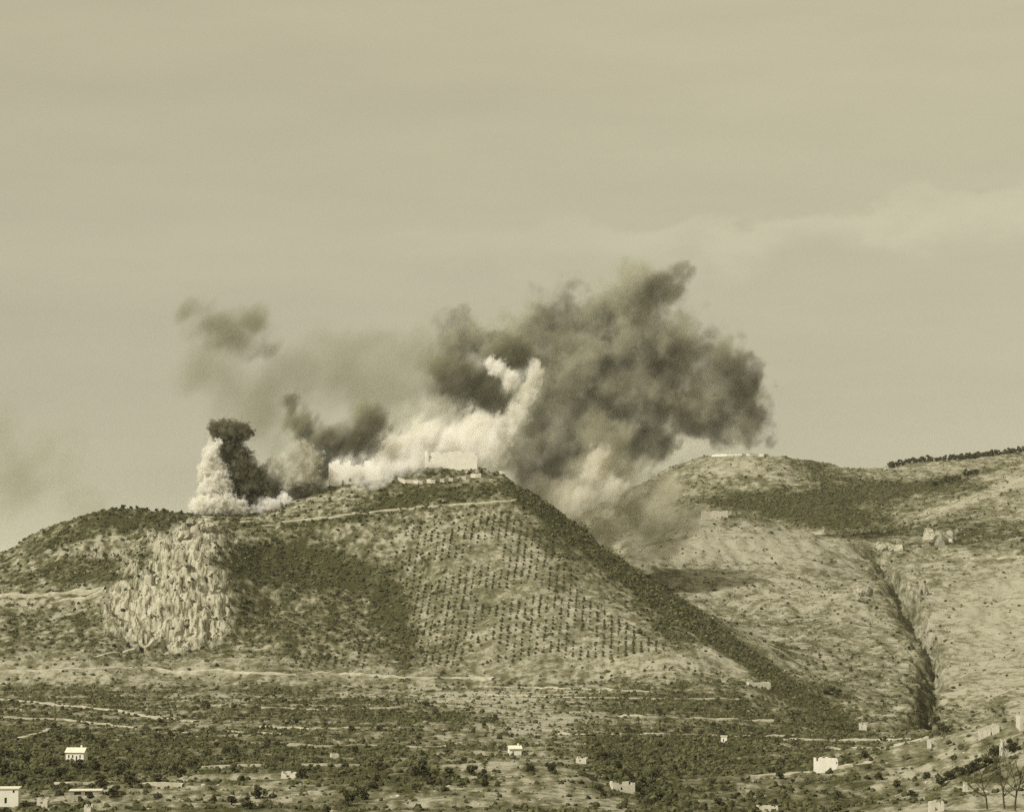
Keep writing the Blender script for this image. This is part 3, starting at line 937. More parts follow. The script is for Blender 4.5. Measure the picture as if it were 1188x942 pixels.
bare_tree(1166, 945, 655, 15.5, -0.08, 3, 'tall bare leafless tree with many thin branches in the bottom right corner')
bare_tree(1178, 950, 640, 14, 0.10, 8, 'bare leafless tree leaning right at the very edge of the picture')
bare_tree(1146, 950, 650, 15.5, -0.12, 12, 'bare leafless tree leaning left with a long single upper branch')


# ------------------------------------------------------------------ buildings
def solid_grid(bm, xs, zs, filled, y0, y1, mtx):
    """a wall slab between y0 and y1 whose cells (i,j) are solid where filled"""
    nx, nz = len(xs) - 1, len(zs) - 1
    f = lambda i, j: 0 <= i < nx and 0 <= j < nz and filled[i][j]
    V = {}

    def v(i, j, k):
        key = (i, j, k)
        if key not in V:
            V[key] = bm.verts.new(mtx @ Vector((xs[i], (y0, y1)[k], zs[j])))
        return V[key]
    for i in range(nx):
        for j in range(nz):
            if not f(i, j):
                continue
            bm.faces.new((v(i, j, 0), v(i + 1, j, 0), v(i + 1, j + 1, 0), v(i, j + 1, 0)))
            bm.faces.new((v(i, j, 1), v(i, j + 1, 1), v(i + 1, j + 1, 1), v(i + 1, j, 1)))
            if not f(i - 1, j): bm.faces.new((v(i, j, 0), v(i, j + 1, 0), v(i, j + 1, 1), v(i, j, 1)))
            if not f(i + 1, j): bm.faces.new((v(i + 1, j, 0), v(i + 1, j, 1), v(i + 1, j + 1, 1), v(i + 1, j + 1, 0)))
            if not f(i, j - 1): bm.faces.new((v(i, j, 0), v(i, j, 1), v(i + 1, j, 1), v(i + 1, j, 0)))
            if not f(i, j + 1): bm.faces.new((v(i, j + 1, 0), v(i + 1, j + 1, 0), v(i + 1, j + 1, 1), v(i, j + 1, 1)))


def wall_mesh(bm, w, top, openings, t, mtx, low=-1.5):
    """top: list of (x, height) steps along 0..w (height holds from that x on); openings: (x0, x1, z0, z1)"""
    xs = {0.0, w}
    zs = {low, 0.0}
    for x, h in top:
        xs.add(min(max(x, 0), w)); zs.add(h)
    for a, b, c, d in openings:
        xs |= {a, b}; zs |= {c, d}
    xs, zs = sorted(xs), sorted(zs)
    filled = []
    for i in range(len(xs) - 1):
        xm = (xs[i] + xs[i + 1]) / 2
        h = [hh for x, hh in top if x <= xm][-1]
        row = []
        for j in range(len(zs) - 1):
            zm = (zs[j] + zs[j + 1]) / 2
            ok = zm < h and not any(a < xm < b and c < zm < d for a, b, c, d in openings)
            row.append(ok)
        filled.append(row)
    solid_grid(bm, [x - w / 2 for x in xs], zs, filled, 0.0, t, mtx)


def box(bm, x0, x1, y0, y1, z0, z1):
    vs = [bm.verts.new((x, y, z)) for z in (z0, z1) for y in (y0, y1) for x in (x0, x1)]
    for a, b, c, d in ((0, 1, 3, 2), (4, 6, 7, 5), (0, 4, 5, 1), (2, 3, 7, 6), (0, 2, 6, 4), (1, 5, 7, 3)):
        bm.faces.new((vs[a], vs[b], vs[c], vs[d]))


def jag(w, h, n, lo, seed):
    r = random.Random(seed)
    return [(w * i / n, h * r.uniform(lo, 1.0)) for i in range(n)]


def house(name, pos, w, d, h, rz, label, cat='house', openings=(), side_open=(), roof='flat', ruin=None, mat=None, group=None, t=0.5, low=-1.5):
    """four walls with real openings, panes or dark interiors, a roof unless it is a ruin"""
    mat = mat or M_WALL
    root = empty(name, pos, rz)
    tag(root, label, cat, group)
    bm = bmesh.new()
    tops = ruin or [[(0, h)]] * 4
    wall_mesh(bm, w, tops[0], openings, t, Matrix.Translation((0, -d / 2, 0)), low)                                # towards the camera
    wall_mesh(bm, w, tops[1], (), t, Matrix.Translation((0, d / 2, 0)) @ Matrix.Rotation(math.pi, 4, 'Z'), low)
    dd = d - 2 * t - 0.006
    wall_mesh(bm, dd, tops[2], side_open, t, Matrix.Translation((-w / 2, 0, 0)) @ Matrix.Rotation(-math.pi / 2, 4, 'Z'), low)
    wall_mesh(bm, dd, tops[3], side_open, t, Matrix.Translation((w / 2, 0, 0)) @ Matrix.Rotation(math.pi / 2, 4, 'Z'), low)
    link(bpy.data.objects.new('wall', bm_mesh('wall', bm, mat)), root)
    if not ruin:
        for a, b, c, e in openings:
            p = bmesh.new()
            box(p, a - w / 2 + 0.004, b - w / 2 - 0.004, -d / 2 + 0.22, -d / 2 + 0.30, c + 0.004, e - 0.004)
            link(bpy.data.objects.new('door' if c < 0.2 else 'window', bm_mesh('pane', p, M_WIN)), root)
    else:
        p = bmesh.new()
        box(p, -w / 2 + t + .02, w / 2 - t - .02, -d / 2 + t + .02, d / 2 - t - .02, -1.0, 0.05)
        link(bpy.data.objects.new('rubble_floor', bm_mesh('rubble_floor', p, M_ROCK)), root)
    if roof == 'gable' and not ruin:
        b = bmesh.new()
        e = 0.35
        rh = d * 0.26
        pr = [(-d / 2 - e, h - 0.02), (0, h + rh), (d / 2 + e, h - 0.02), (d / 2 + e, h + 0.16), (0, h + rh + 0.2), (-d / 2 - e, h + 0.16)]
        A = [b.verts.new((-w / 2 - e, y, z)) for y, z in pr]
        B = [b.verts.new((w / 2 + e, y, z)) for y, z in pr]
        for i in range(6):
            b.faces.new((A[i], A[(i + 1) % 6], B[(i + 1) % 6], B[i]))
        for S in (A, B):
            b.faces.new((S[0], S[1], S[4], S[5])); b.faces.new((S[1], S[2], S[3], S[4]))
        # gable infill
        g = bmesh.new()
        for xx in (-w / 2 + 0.01, w / 2 - t - 0.01):
            q = [(-d / 2, h - 0.01), (d / 2, h - 0.01), (0, h + rh - 0.02)]
            a1 = [g.verts.new((xx, y, z)) for y, z in q]
            a2 = [g.verts.new((xx + t, y, z)) for y, z in q]
            g.faces.new(a1); g.faces.new(a2)
            for i in range(3):
                g.faces.new((a1[i], a1[(i + 1) % 3], a2[(i + 1) % 3], a2[i]))
        rf = link(bpy.data.objects.new('roof', bm_mesh('roof', b, M_ROOF)), root)
        link(bpy.data.objects.new('gable', bm_mesh('gable', g, mat)), root)
        c = bmesh.new()
        box(c, w * 0.22, w * 0.22 + 0.6, -0.3, 0.3, h + rh * 0.6, h + rh + 0.9)
        link(bpy.data.objects.new('chimney', bm_mesh('chimney', c, mat)), rf)
    elif roof == 'flat' and not ruin:
        b = bmesh.new()
        box(b, -w / 2 - 0.2, w / 2 + 0.2, -d / 2 - 0.2, d / 2 + 0.2, h + 0.003, h + 0.25)
        link(bpy.data.objects.new('roof', bm_mesh('roof', b, M_ROOF)), root)
    return root


def ruin_tops(w, d, h, seed, lo=0.45, n=7):
    return [jag(w, h, n, lo, seed), jag(w, h, n, lo, seed + 1), jag(d, h, 4, lo, seed + 2), jag(d, h, 4, lo, seed + 3)]


def px_m(pos):
    return pos[1] / F


# white farmhouses on the plain
p = hit(11, 931); k = px_m(p)
house('farmhouse', p, 23 * k, 6.5, 16 * k, R(4), 'white two storey farmhouse in the bottom left corner', openings=[(3.6, 4.1, 2.6, 3.2), (1.6, 2.2, 0.0, 1.4)], roof='flat')
p = hit(89, 882); k = px_m(p)
house('farmhouse', p, 21 * k, 5.5, 9.5 * k, R(-6), 'long low white farmhouse with a row of windows in the dark grove',
      openings=[(0.8, 1.3, 1.0, 2.0), (2.1, 2.6, 1.0, 2.0), (3.4, 3.9, 0.0, 1.7), (4.6, 5.1, 1.0, 2.0)], roof='gable')
p = hit(100, 922); k = px_m(p)
house('farm_shed', p, 36 * k, 4.5, 5 * k, R(3), 'long low shed with a pale roof beside the bottom left farmhouse', 'shed', openings=[(1.2, 3.0, 0.0, 1.0), (4.0, 6.0, 0.0, 1.0)], roof='flat', mat=M_ROCK)
p = hit(597, 875); k = px_m(p)
house('cottage', p, 14 * k, 4.0, 6 * k, R(8), 'tiny white cottage alone on the pale field in the middle of the plain', openings=[(1.2, 1.6, 0.0, 1.2)], roof='gable')
p = hit(840, 860); k = px_m(p)
house('cottage', p, 7 * k, 2.6, 6 * k, R(-5), 'tiny white hut on the thin lane across the dark olive fields', openings=[(0.8, 1.2, 0.0, 1.2)], roof='flat')
# roofless house with a broken top edge
p = hit(958, 894); k = px_m(p)
w, h = 27 * k, 15.5 * k
top = []
for i in range(6):
    a = w * i / 6
    top += [(a, h), (a + w / 12, h * (0.78, 0.84, 0.76, 0.86, 0.80, 0.84)[i])]
house('roofless_house', p, w, 6.5, h, R(-4), 'roofless white house with a notched broken top edge', 'ruined house',
      openings=[(4.9, 5.5, 2.0, 2.7), (6.2, 6.7, 2.2, 2.9), (4.4, 5.0, 0.6, 1.2)], ruin=[top, jag(w, h, 8, .6, 5), jag(6.5, h, 4, .7, 6), jag(6.5, h, 4, .7, 7)])

RUINS = [  # px, py, width px, height px, depth m, label
    (722, 918, 26, 11, 4.5, 'jagged white ruin on the edge of the pale spur above the dark hollow'),
    (337, 902, 18, 8, 4.0, 'low broken white ruin among bushes in the middle foreground'),
    (880, 797, 26, 7, 5.0, 'broad low white ruin on the toe of the right flank'),
    (1001, 846, 9, 7, 4.0, 'small pale ruin on the mound at the foot of the right flank'),
    (1078, 866, 5, 9, 2.5, 'thin white wall stub standing alone below the gully mouth'),
    (1187, 846, 12, 20, 5.0, 'tall white ruined house cut by the right edge of the picture'),
    (1165, 876, 8, 17, 2.5, 'narrow white tower stub on the right village slope'),
    (1155, 851, 8, 11, 3.0, 'white ruined wall behind the dark bush of the right village slope'),
    (1142, 855, 14, 8, 3.5, 'low pale broken walls left of the dark bush on the village slope'),
    (1086, 942, 16, 13, 4.0, 'white broken house at the bottom edge left of the bare trees'),
    (1120, 918, 4, 12, 2.0, 'slim pale ruined pillar under the slanting hedge'),
    (890, 941, 24, 7, 4.0, 'low line of ruined white walls at the bottom edge'),
    (50, 936, 12, 8, 3.0, 'small white ruin at the bottom edge by the left farmhouse'),
    (103, 941, 8, 8, 3.0, 'white wall corner at the bottom edge of the picture'),
    (675, 885, 12, 6, 3.5, 'small pale ruin above the spur in the middle foreground'),
    (388, 879, 9, 6, 3.0, 'pale hut ruin on the strip fields of the plain'),
]
for i, (a, b, wp, hp, dm, lab) in enumerate(RUINS):
    p = hit(min(a, 1187), b) if b < 942 else hit(a, 941.5)
    k = px_m(p)
    w, h = wp * k, hp * k
    op = [(w * .35, w * .35 + min(.9, w * .2), h * .15, h * .45)] if w > 2.2 else []
    house('ruined_house', p, w, dm, h, R(random.Random(i).uniform(-14, 14)), lab, 'ruin', openings=op, ruin=ruin_tops(w, dm, h, i * 9), mat=M_RUIN, t=0.4)

# fortress on the crest
p = crest(523, 1720, 1860); k = px_m(p)
w, h = 60 * k, 21 * k
house('fortress_keep', (p[0], p[1] + 3, p[2] - 0.5), w, 13, h, R(3), 'long pale fortress block standing on the summit behind white smoke', 'fortress',
      openings=[(2.0, 3.3, 4.5, 9.0), (6.0, 6.8, 6.2, 7.6)], roof=None,
      ruin=[[(0, h * .78), (2.4, h * .58), (4.0, h * .9), (6.5, h * .98), (9, h * .84), (11.5, h * .92), (15, h * .97), (19, h), (23, h * .9), (25, h * .98), (w - 3, h * .93), (w - 1.2, h * .8)], jag(w, h, 9, .75, 1), jag(13, h, 4, .8, 2), jag(13, h, 4, .85, 3)], mat=M_WALL, t=1.4, low=-5)
p = crest(412, 1720, 1860); k = px_m(p)
w, h = 60 * k, 32 * k
house('fortress_ruin', (p[0], p[1] + 1, p[2] - 2.5), w, 9, h, R(-4), 'broken stretch of fortress wall with dark gaps on the saddle left of the summit', 'fortress wall',
      openings=[(8.5, 10.0, 1.0, 4.5), (20, 23, 4.0, 7.0), (13.0, 14.5, 3.5, 5.5)],
      ruin=[[(0, h * .84), (2, h * .92), (4.5, h * .98), (7, h * .8), (9.5, h * .88), (12, h * .95), (14, h * .7), (17, h * .8), (21, h * .66), (24, h * .58), (27, h * .46), (30, h * .34)], jag(w, h, 9, .5, 11), jag(9, h, 4, .6, 12), jag(9, h, 4, .3, 13)], mat=M_WALL, t=1.2, low=-5)


def ruined_wall(name, poly, hgt, thick, mat, label, cat='wall', y0=1600, y1=2700, seed=1):
    r = random.Random(seed)
    pts = [Vector(hit(a, b, y0, y1)) for a, b in densify(poly, 5)]
    bm = bmesh.new()
    prev = None
    n = len(pts)
    hh = hgt
    for i, q in enumerate(pts):
        t = (pts[min(i + 1, n - 1)] - pts[max(i - 1, 0)]).to_2d().normalized()
        s = Vector((-t.y, t.x, 0)) * thick / 2
        hh = hgt * r.uniform(0.7, 1.1)
        ring = [bm.verts.new(q - s - Vector((0, 0, 2))), bm.verts.new(q + s - Vector((0, 0, 2))), bm.verts.new(q + s + Vector((0, 0, hh))), bm.verts.new(q - s + Vector((0, 0, hh)))]
        if prev:
            for a in range(4):
                bm.faces.new((prev[a], prev[(a + 1) % 4], ring[(a + 1) % 4], ring[a]))
        else:
            bm.faces.new(ring)
        prev = ring
    bm.faces.new(prev)
    o = link(bpy.data.objects.new(name, bm_mesh(name, bm, mat)))
    return tag(o, label, cat)


ruined_wall('terrace_wall', [(462, 558), (470, 562), (500, 561), (540, 557), (558, 555)], 2.2, 1.0, M_RUIN, 'long pale terrace wall below the summit fortress')
ruined_wall('terrace_wall', [(571, 546), (585, 552), (600, 561)], 2.0, 1.2, M_RUIN, 'pale wall running down right from the summit fortress')
ruined_wall('fort_wall', [(826, 530), (850, 529), (880, 529), (912, 529.5)], 2.0, 1.2, M_WALL, 'long thin white wall along the flat top of the rear hill', y0=2300, y1=2900)
p = hit(829, 601, 1900, 2300); k = px_m(p)
house('bunker', p, 30 * k, 6, 9 * k, R(5), 'low pale rounded bunker on top of the middle hill', 'bunker', ruin=ruin_tops(30 * k, 6, 9 * k, 77, .75), mat=M_RUIN)


# rock outcrops beside the gully
def outcrop(px, py, w, h, label, seed):
    p = hit(px, py, 1500, 2500)
    k = px_m(p)
    r = random.Random(seed)
    bm = bmesh.new()
    for i in range(11):
        s = r.uniform(.25, .55)
        m = Matrix.Translation((r.uniform(-.5, .5) * w * k, r.uniform(-.3, .3) * w * k, r.uniform(-.1, .45) * h * k)) @ Matrix.Rotation(r.uniform(0, 6), 4, 'Z') @ Matrix.Rotation(r.uniform(-.5, .5), 4, 'X') @ Matrix.Diagonal((s * w * k * .5, s * w * k * .5, s * h * k * 1.3, 1))
        q = bmesh.ops.create_icosphere(bm, subdivisions=2, radius=1.0, matrix=m)
        for v in q['verts']:
            v.co += Vector((r.uniform(-1, 1), r.uniform(-1, 1), r.uniform(-1, 1))) * 0.13 * s * w * k
    o = link(bpy.data.objects.new('rock_outcrop', bm_mesh('rock_outcrop', bm, M_ROCK)), None)
    o.location = p
    return tag(o, label, 'rock')


outcrop(1093, 632, 30, 16, 'largest pale rock outcrop on the slope right above the gully', 1)
outcrop(1030, 638, 26, 9, 'spiky pale rock outcrop at the head of the gully', 2)
outcrop(1002, 690, 20, 11, 'dark split rock outcrop on the left rim of the gully', 3)
outcrop(1070, 690, 12, 12, 'pale rock knob on the right rim of the gully', 4)
outcrop(232, 614, 30, 12, 'craggy rock crown at the top of the limestone cliff', 5)
outcrop(215, 626, 18, 10, 'smaller rock block below the crown of the limestone cliff', 6)


# ------------------------------------------------------------------ smoke
def smoke(name, Y0, blobs, dens, alb, label, nscale=0.05, erode=0.55, soft=0.35, step=4.0, alb2=None, warp=0.35, kind=None, group=None, depth=1.0, aniso=0.0, gain=1.22, stretch=0.6, lean=-30, mixr=(0.42, 0.6)):
    """blobs: (px, py, rx_px, ry_px[, dY m]); a real volume of drifting smoke"""
    k = Y0 / F
    mx = sum(b[0] for b in blobs) / len(blobs)
    my = max(b[1] + b[3] for b in blobs)
    O = Vector(at(mx, my, Y0))
    ell = []
    for b in blobs:
        c = Vector(at(b[0], b[1], Y0 + (b[4] if len(b) > 4 else 0))) - O
        k2 = k * gain
        ell.append((c, (b[2] * k2, (b[2] + b[3]) / 2 * k2 * depth, b[3] * k2)))
    bm = bmesh.new()
    for c, r in ell:
        m = Matrix.Translation(c) @ Matrix.Diagonal((*[q * 1.06 for q in r], 1))
        bmesh.ops.create_icosphere(bm, subdivisions=3, radius=1.0, matrix=m)
    tmp = bpy.data.meshes.new('tmp')
    bm.to_mesh(tmp)
    bm.free()
    to = bpy.data.objects.new('tmp', tmp)
    sc.collection.objects.link(to)
    rm = to.modifiers.new('r', 'REMESH')
    rm.mode = 'VOXEL'
    ext = max((max(abs(c[i]) + r[i] for i in range(3)) for c, r in ell))
    rm.voxel_size = max(min(min(r) for c, r in ell) * 0.22, ext / 60)
    dg = bpy.context.evaluated_depsgraph_get()
    me = bpy.data.meshes.new_from_object(to.evaluated_get(dg))
    bpy.data.objects.remove(to)
    bpy.data.meshes.remove(tmp)
    me.materials.clear()
    me.name = name
    m, nt = mat_new(name)
    out = N(nt, 'ShaderNodeOutputMaterial')
    tc = N(nt, 'ShaderNodeTexCoord')
    P = tc.outputs['Object']
    rot = N(nt, 'ShaderNodeMapping', vector_type='TEXTURE', inp={'Vector': P, 'Rotation': (0, R(-lean), 0), 'Scale': (1, 1, 1 / stretch)})
    PN = rot.outputs[0]
    nz = N(nt, 'ShaderNodeTexNoise', inp={'Vector': PN, 'Scale': nscale, 'Detail': 4.0, 'Roughness': 0.6})
    n2 = N(nt, 'ShaderNodeTexNoise', inp={'Vector': PN, 'Scale': nscale * 2.3, 'Detail': 5.0, 'Roughness': 0.62})
    rmean = sum(min(r) for c, r in ell) / len(ell)
    wv = N(nt, 'ShaderNodeVectorMath', operation='MULTIPLY_ADD', inp={0: nz.outputs['Color'], 1: (rmean * warp * 3,) * 3, 2: (-rmean * warp * 1.5,) * 3})
    w2 = N(nt, 'ShaderNodeVectorMath', operation='MULTIPLY_ADD', inp={0: n2.outputs['Color'], 1: (rmean * warp * 1.2,) * 3, 2: (-rmean * warp * 0.6,) * 3})
    Q = N(nt, 'ShaderNodeVectorMath', operation='ADD', inp={0: P, 1: wv.outputs[0]}).outputs[0]
    Q = N(nt, 'ShaderNodeVectorMath', operation='ADD', inp={0: Q, 1: w2.outputs[0]}).outputs[0]
    cur = None
    for c, r in ell:
        a = N(nt, 'ShaderNodeVectorMath', operation='MULTIPLY_ADD', inp={0: Q, 1: tuple(1 / q for q in r), 2: tuple(-c[i] / r[i] for i in range(3))})
        L = N(nt, 'ShaderNodeVectorMath', operation='LENGTH', inp={0: a.outputs[0]}).outputs['Value']
        cur = L if cur is None else N(nt, 'ShaderNodeMath', operation='SMOOTH_MIN', inp={0: cur, 1: L, 2: 0.22}).outputs[0]
    # f = 1 - d - erode * noise
    e = N(nt, 'ShaderNodeMapRange', inp={0: n2.outputs[0], 1: 0.28, 2: 0.72, 3: 0.0, 4: erode})
    s1 = N(nt, 'ShaderNodeMath', operation='ADD', inp={0: cur, 1: e.outputs[0]})
    dn = N(nt, 'ShaderNodeMapRange', interpolation_type='SMOOTHSTEP', inp={0: s1.outputs[0], 1: 1.0, 2: 1.0 - soft, 3: 0.0, 4: dens})
    pv = N(nt, 'ShaderNodeVolumePrincipled', inp={'Density': dn.outputs[0], 'Anisotropy': aniso})
    if alb2:
        mixn = N(nt, 'ShaderNodeMapRange', inp={0: nz.outputs[0], 1: mixr[0], 2: mixr[1], 3: 0.0, 4: 1.0})
        mc = N(nt, 'ShaderNodeMix', data_type='RGBA')
        nt.links.new(mixn.outputs[0], mc.inputs[0])
        mc.inputs[6].default_value = (*alb, 1)
        mc.inputs[7].default_value = (*alb2, 1)
        nt.links.new(mc.outputs[2], pv.inputs['Color'])
    else:
        pv.inputs['Color'].default_value = (*alb, 1)
    nt.links.new(pv.outputs[0], out.inputs['Volume'])
    # step: the automatic step is a tenth of the mean bounding box side
    co = np.array([v.co[:] for v in me.vertices])
    side = float((co.max(0) - co.min(0)).mean())
    m.cycles.volume_step_rate = step / (side / 10)
    me.materials.append(m)
    o = link(bpy.data.objects.new(name, me))
    o.location = O
    return tag(o, label, 'smoke', group, kind)


WHITE = (0.925, 0.912, 0.87)
GREYS = (0.74, 0.725, 0.63)
DARKS = (0.24, 0.23, 0.15)
if SMOKE:
    smoke('dust_plume', 1766, [(250, 586, 30, 18), (236, 589, 19, 14), (270, 589, 20, 13), (248, 566, 19, 18), (241, 547, 12, 17), (255, 552, 12, 14), (244, 528, 10, 14), (249, 516, 8, 9)],
          0.55, WHITE, 'bright white billowing dust column rising from the crest at the left', 0.20, 0.46, 0.16, 1.2, warp=0.45, gain=1.3, stretch=1, lean=0, alb2=(0.78, 0.765, 0.67))  # alb2: shadows among the billows, put into the albedo as mottled grey
    smoke('smoke_column', 1777, [(264, 502, 22, 15), (254, 499, 14, 11), (278, 500, 14, 11), (266, 520, 15, 17), (278, 542, 19, 22), (290, 560, 18, 22), (281, 580, 17, 17), (302, 574, 14, 14)],
          0.60, (0.13, 0.125, 0.075), 'black mushroom headed smoke column leaning beside the white dust column', 0.18, 0.48, 0.2, 1.3, warp=0.45, gain=1.38, stretch=1, lean=0, alb2=(0.26, 0.25, 0.165))
    smoke('dust_puff', 1772, [(312, 585, 15, 11), (330, 579, 9, 9), (300, 590, 12, 8)], 0.35, WHITE, 'small white dust puff low on the crest right of the tall column', 0.22, 0.5, 0.3, 1.0, gain=1.3, warp=0.5, stretch=1, lean=0)
    smoke('smoke_puff', 1784, [(320, 540, 13, 17), (346, 526, 17, 17), (352, 546, 18, 18), (336, 556, 14, 14), (362, 535, 12, 16)], 0.20, GREYS,
          'grey rounded smoke puff between the left column and the fortress wall', 0.15, 0.65, 0.3, 1.4, gain=1.4, warp=0.7, stretch=0.9, alb2=(0.45, 0.43, 0.32))
    smoke('smoke_column', 1796, [(318, 566, 17, 22), (306, 556, 12, 18), (332, 580, 30, 14), (362, 572, 28, 16), (345, 565, 22, 16)], 0.22, DARKS,
          'low dark smoke lying on the crest behind the small white puffs', 0.12, 0.5, 0.35, 1.6, gain=1.3, warp=0.5)
    smoke('smoke_column', 1840, [(337, 474, 15, 17), (350, 494, 26, 24), (382, 512, 40, 28), (415, 508, 34, 32), (375, 545, 40, 24), (405, 540, 34, 24), (430, 490, 30, 26)], 0.19, (0.14, 0.135, 0.085),
          'soft dark smoke with a dark knob on its left above the saddle', 0.06, 0.6, 0.5, 2.6, alb2=(0.40, 0.385, 0.27), gain=1.35, warp=0.55)
    smoke('drifting_smoke', 1900, [(290, 374, 34, 30), (250, 380, 52, 26), (220, 362, 34, 18), (304, 398, 22, 18), (270, 400, 50, 26)], 0.085, (0.30, 0.29, 0.19),
          'faint detached dark smoke cloud drifting high at the left', 0.03, 0.65, 0.7, 5.0, warp=0.6, gain=1.35)
    smoke('drifting_smoke', 1930, [(400, 440, 90, 56), (340, 440, 66, 46), (420, 404, 50, 34), (460, 450, 70, 50), (300, 470, 70, 60), (250, 440, 60, 50), (480, 420, 60, 50), (390, 405, 60, 30), (440, 470, 60, 40)], 0.027, (0.33, 0.32, 0.22),
          'thin grey smoke veil hanging above the saddle', 0.022, 0.5, 0.8, 7.0, warp=0.6, gain=1.35)
    smoke('drifting_smoke', 1960, [(10, 560, 60, 70), (60, 530, 50, 40), (-30, 490, 60, 60), (90, 580, 40, 40)], 0.024, (0.40, 0.39, 0.27),
          'very faint smoke haze in the sky at the left edge', 0.022, 0.6, 0.8, 7.0, warp=0.6, gain=1.3)
    smoke('dust_cloud', 1885, [(404, 540, 24, 14), (434, 538, 42, 22), (464, 522, 46, 28), (500, 508, 44, 30), (535, 512, 42, 30), (556, 502, 32, 32), (480, 545, 44, 20), (562, 520, 26, 26), (525, 535, 52, 22)],
          0.17, WHITE, 'bright white smoke pouring from the summit fortress', 0.06, 0.58, 0.4, 2.0, warp=0.6, gain=1.35, alb2=(0.84, 0.825, 0.74))
    smoke('dust_cloud', 1885, [(470, 490, 36, 30), (500, 474, 34, 26), (440, 505, 34, 20), (530, 480, 30, 22)], 0.035, GREYS, 'thin pale smoke wisps rising off the white summit smoke', 0.05, 0.7, 0.6, 2.6, warp=0.7, gain=1.35)
    smoke('dust_cloud', 1792, [(440, 556, 30, 14, -6), (462, 546, 28, 18), (480, 538, 24, 18), (428, 564, 30, 10, -10), (400, 552, 24, 13), (420, 548, 30, 14), (455, 560, 28, 14), (500, 540, 20, 12), (468, 560, 24, 12), (440, 545, 40, 22), (400, 540, 26, 16), (485, 528, 20, 16)], 0.10, WHITE, 'thin white dust spilling over the slope between fortress wall and summit', 0.09, 0.6, 0.6, 1.8, warp=0.5, gain=1.3)
    smoke('smoke_tongue', 1935, [(578, 428, 14, 14), (590, 440, 12, 15), (570, 421, 9, 9)], 0.25, WHITE, 'small bright white smoke curl left of the upper white tongue', 0.14, 0.55, 0.3, 1.5, warp=0.5, gain=1.25)
    smoke('smoke_tongue', 1935, [(619, 434, 13, 18), (611, 456, 14, 20), (600, 480, 16, 20), (585, 497, 20, 20), (623, 427, 8, 10)], 0.20, WHITE, 'tall bright white smoke tongue over the right end of the fortress', 0.11, 0.6, 0.35, 1.5, warp=0.55, gain=1.3, alb2=(0.78, 0.765, 0.67))
    smoke('smoke_column', 1985, [(520, 425, 36, 24), (550, 440, 42, 26), (560, 462, 46, 24), (520, 455, 32, 24), (592, 412, 42, 26), (540, 478, 26, 18)], 0.16, (0.15, 0.145, 0.09),
          'blackest smoke core directly above the white summit smoke', 0.05, 0.55, 0.45, 2.6, warp=0.6, gain=1.3, alb2=(0.30, 0.29, 0.20))
    smoke('smoke_cloud', 2080, [(782, 318, 20, 18), (764, 332, 28, 22), (735, 346, 38, 34), (700, 360, 42, 36), (660, 370, 42, 38), (620, 385, 46, 38), (576, 396, 46, 34), (530, 398, 46, 30), (690, 395, 62, 42),
                                (740, 405, 62, 50), (788, 414, 46, 48), (832, 448, 42, 48), (864, 482, 30, 40), (815, 480, 52, 42), (760, 450, 62, 52), (700, 450, 62, 52), (650, 440, 52, 52), (620, 482, 46, 42),
                                (602, 532, 42, 42), (640, 545, 52, 44), (680, 505, 62, 50), (735, 510, 50, 42)],
          0.10, (0.125, 0.122, 0.083), 'huge dark smoke cloud towering over the hills right of the fortress', 0.028, 0.66, 0.42, 3.8, alb2=(0.50, 0.49, 0.38), mixr=(0.40, 0.53), gain=1.5, warp=0.7, stretch=0.85, lean=-22)
    smoke('dust_cloud', 1870, [(655, 590, 50, 36), (700, 572, 46, 40), (735, 592, 50, 40), (692, 622, 42, 28), (752, 618, 46, 32), (738, 642, 34, 20), (785, 604, 36, 22), (645, 575, 40, 30), (700, 540, 50, 30), (770, 575, 36, 26), (805, 592, 26, 14), (700, 500, 40, 30)],
          0.11, (0.66, 0.64, 0.52), 'pale grey dust filling the valley behind the right flank', 0.026, 0.6, 0.55, 3.4, alb2=(0.34, 0.325, 0.225), gain=1.4, warp=0.7)
    smoke('dust_puff', 1850, [(692, 532, 16, 17), (690, 550, 22, 22), (706, 568, 26, 20), (672, 580, 26, 18)], 0.12, (0.83, 0.81, 0.72), 'pale rounded dust puff rising out of the valley dust', 0.08, 0.6, 0.4, 2.2, gain=1.35, warp=0.55)
    smoke('dust_cloud', 2180, [(790, 508, 52, 34), (832, 512, 46, 24), (765, 522, 38, 30), (800, 530, 46, 16)], 0.035, (0.88, 0.86, 0.76), 'pale thin dust beside the long wall of the rear hill', 0.03, 0.65, 0.7, 4.5, gain=1.35, warp=0.6)

    smoke('smoke_tongue', 2060, [(784, 316, 16, 15), (772, 324, 18, 15), (756, 334, 22, 18), (792, 309, 10, 11), (776, 340, 26, 20), (745, 348, 26, 20)], 0.085, (0.15, 0.145, 0.09),
          'dark pointed spur at the very top of the huge smoke cloud', 0.045, 0.5, 0.6, 2.6, warp=0.4, gain=1.3, alb2=(0.30, 0.29, 0.20))
    smoke('smoke_tongue', 2070, [(858, 450, 26, 40), (872, 485, 20, 30), (845, 420, 26, 30), (868, 506, 18, 16)], 0.08, (0.15, 0.145, 0.09),
          'dark outer lobe hanging at the right edge of the huge smoke cloud', 0.035, 0.55, 0.5, 3.0, warp=0.5, gain=1.35, alb2=(0.32, 0.31, 0.21))
    smoke('dust_cloud', 1850, [(552, 528, 26, 20), (570, 524, 20, 20), (535, 515, 26, 18), (560, 506, 22, 20)], 0.10, WHITE,
          'white smoke billowing behind the right end of the fortress block', 0.09, 0.55, 0.4, 1.8, warp=0.5, gain=1.3, alb2=(0.80, 0.785, 0.69))

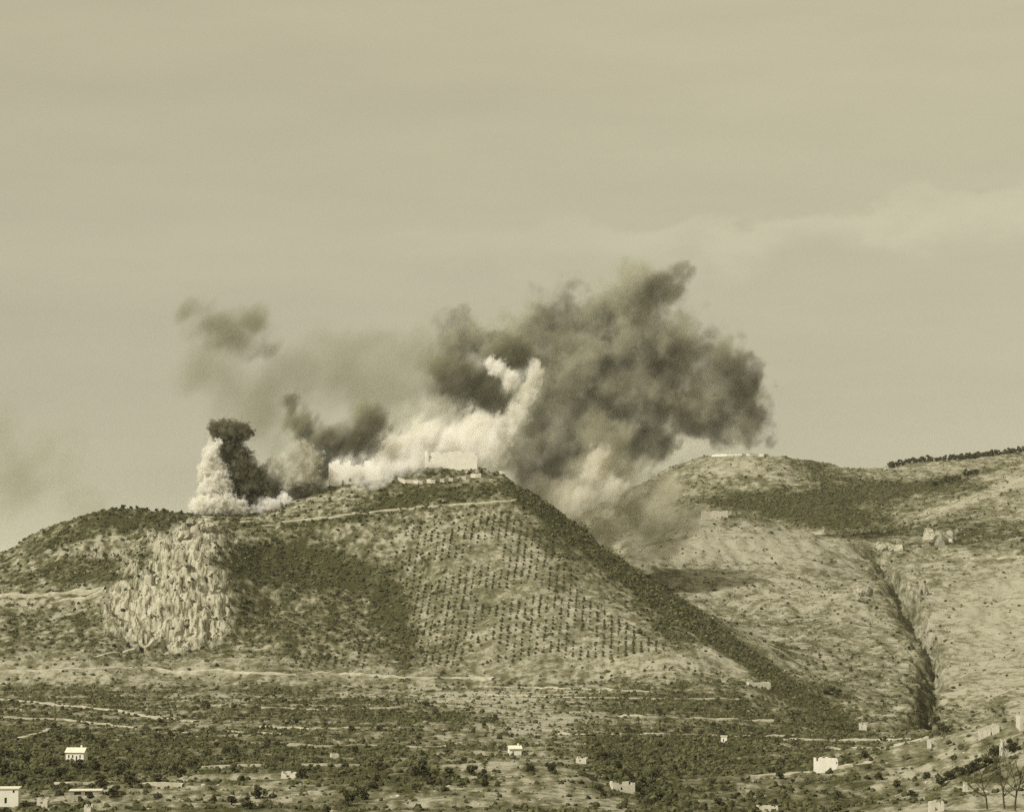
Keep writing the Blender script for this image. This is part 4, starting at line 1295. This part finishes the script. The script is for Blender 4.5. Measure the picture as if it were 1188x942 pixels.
if HAZE:
    bm = bmesh.new()
    box(bm, -44000, 44000, -9000, 42000, float(GZ.min()) - 1.5, 345.0)
    hm, nt = mat_new('haze')
    out = N(nt, 'ShaderNodeOutputMaterial')
    pv = N(nt, 'ShaderNodeVolumePrincipled', inp={'Density': HAZE})
    pv.inputs['Color'].default_value = (0.78, 0.76, 0.66, 1)
    nt.links.new(pv.outputs[0], out.inputs['Volume'])
    o = link(bpy.data.objects.new('haze', bm_mesh('haze', bm, hm)))
    tag(o, 'thin pale haze in the air over the valley and hills', 'haze', kind='stuff')
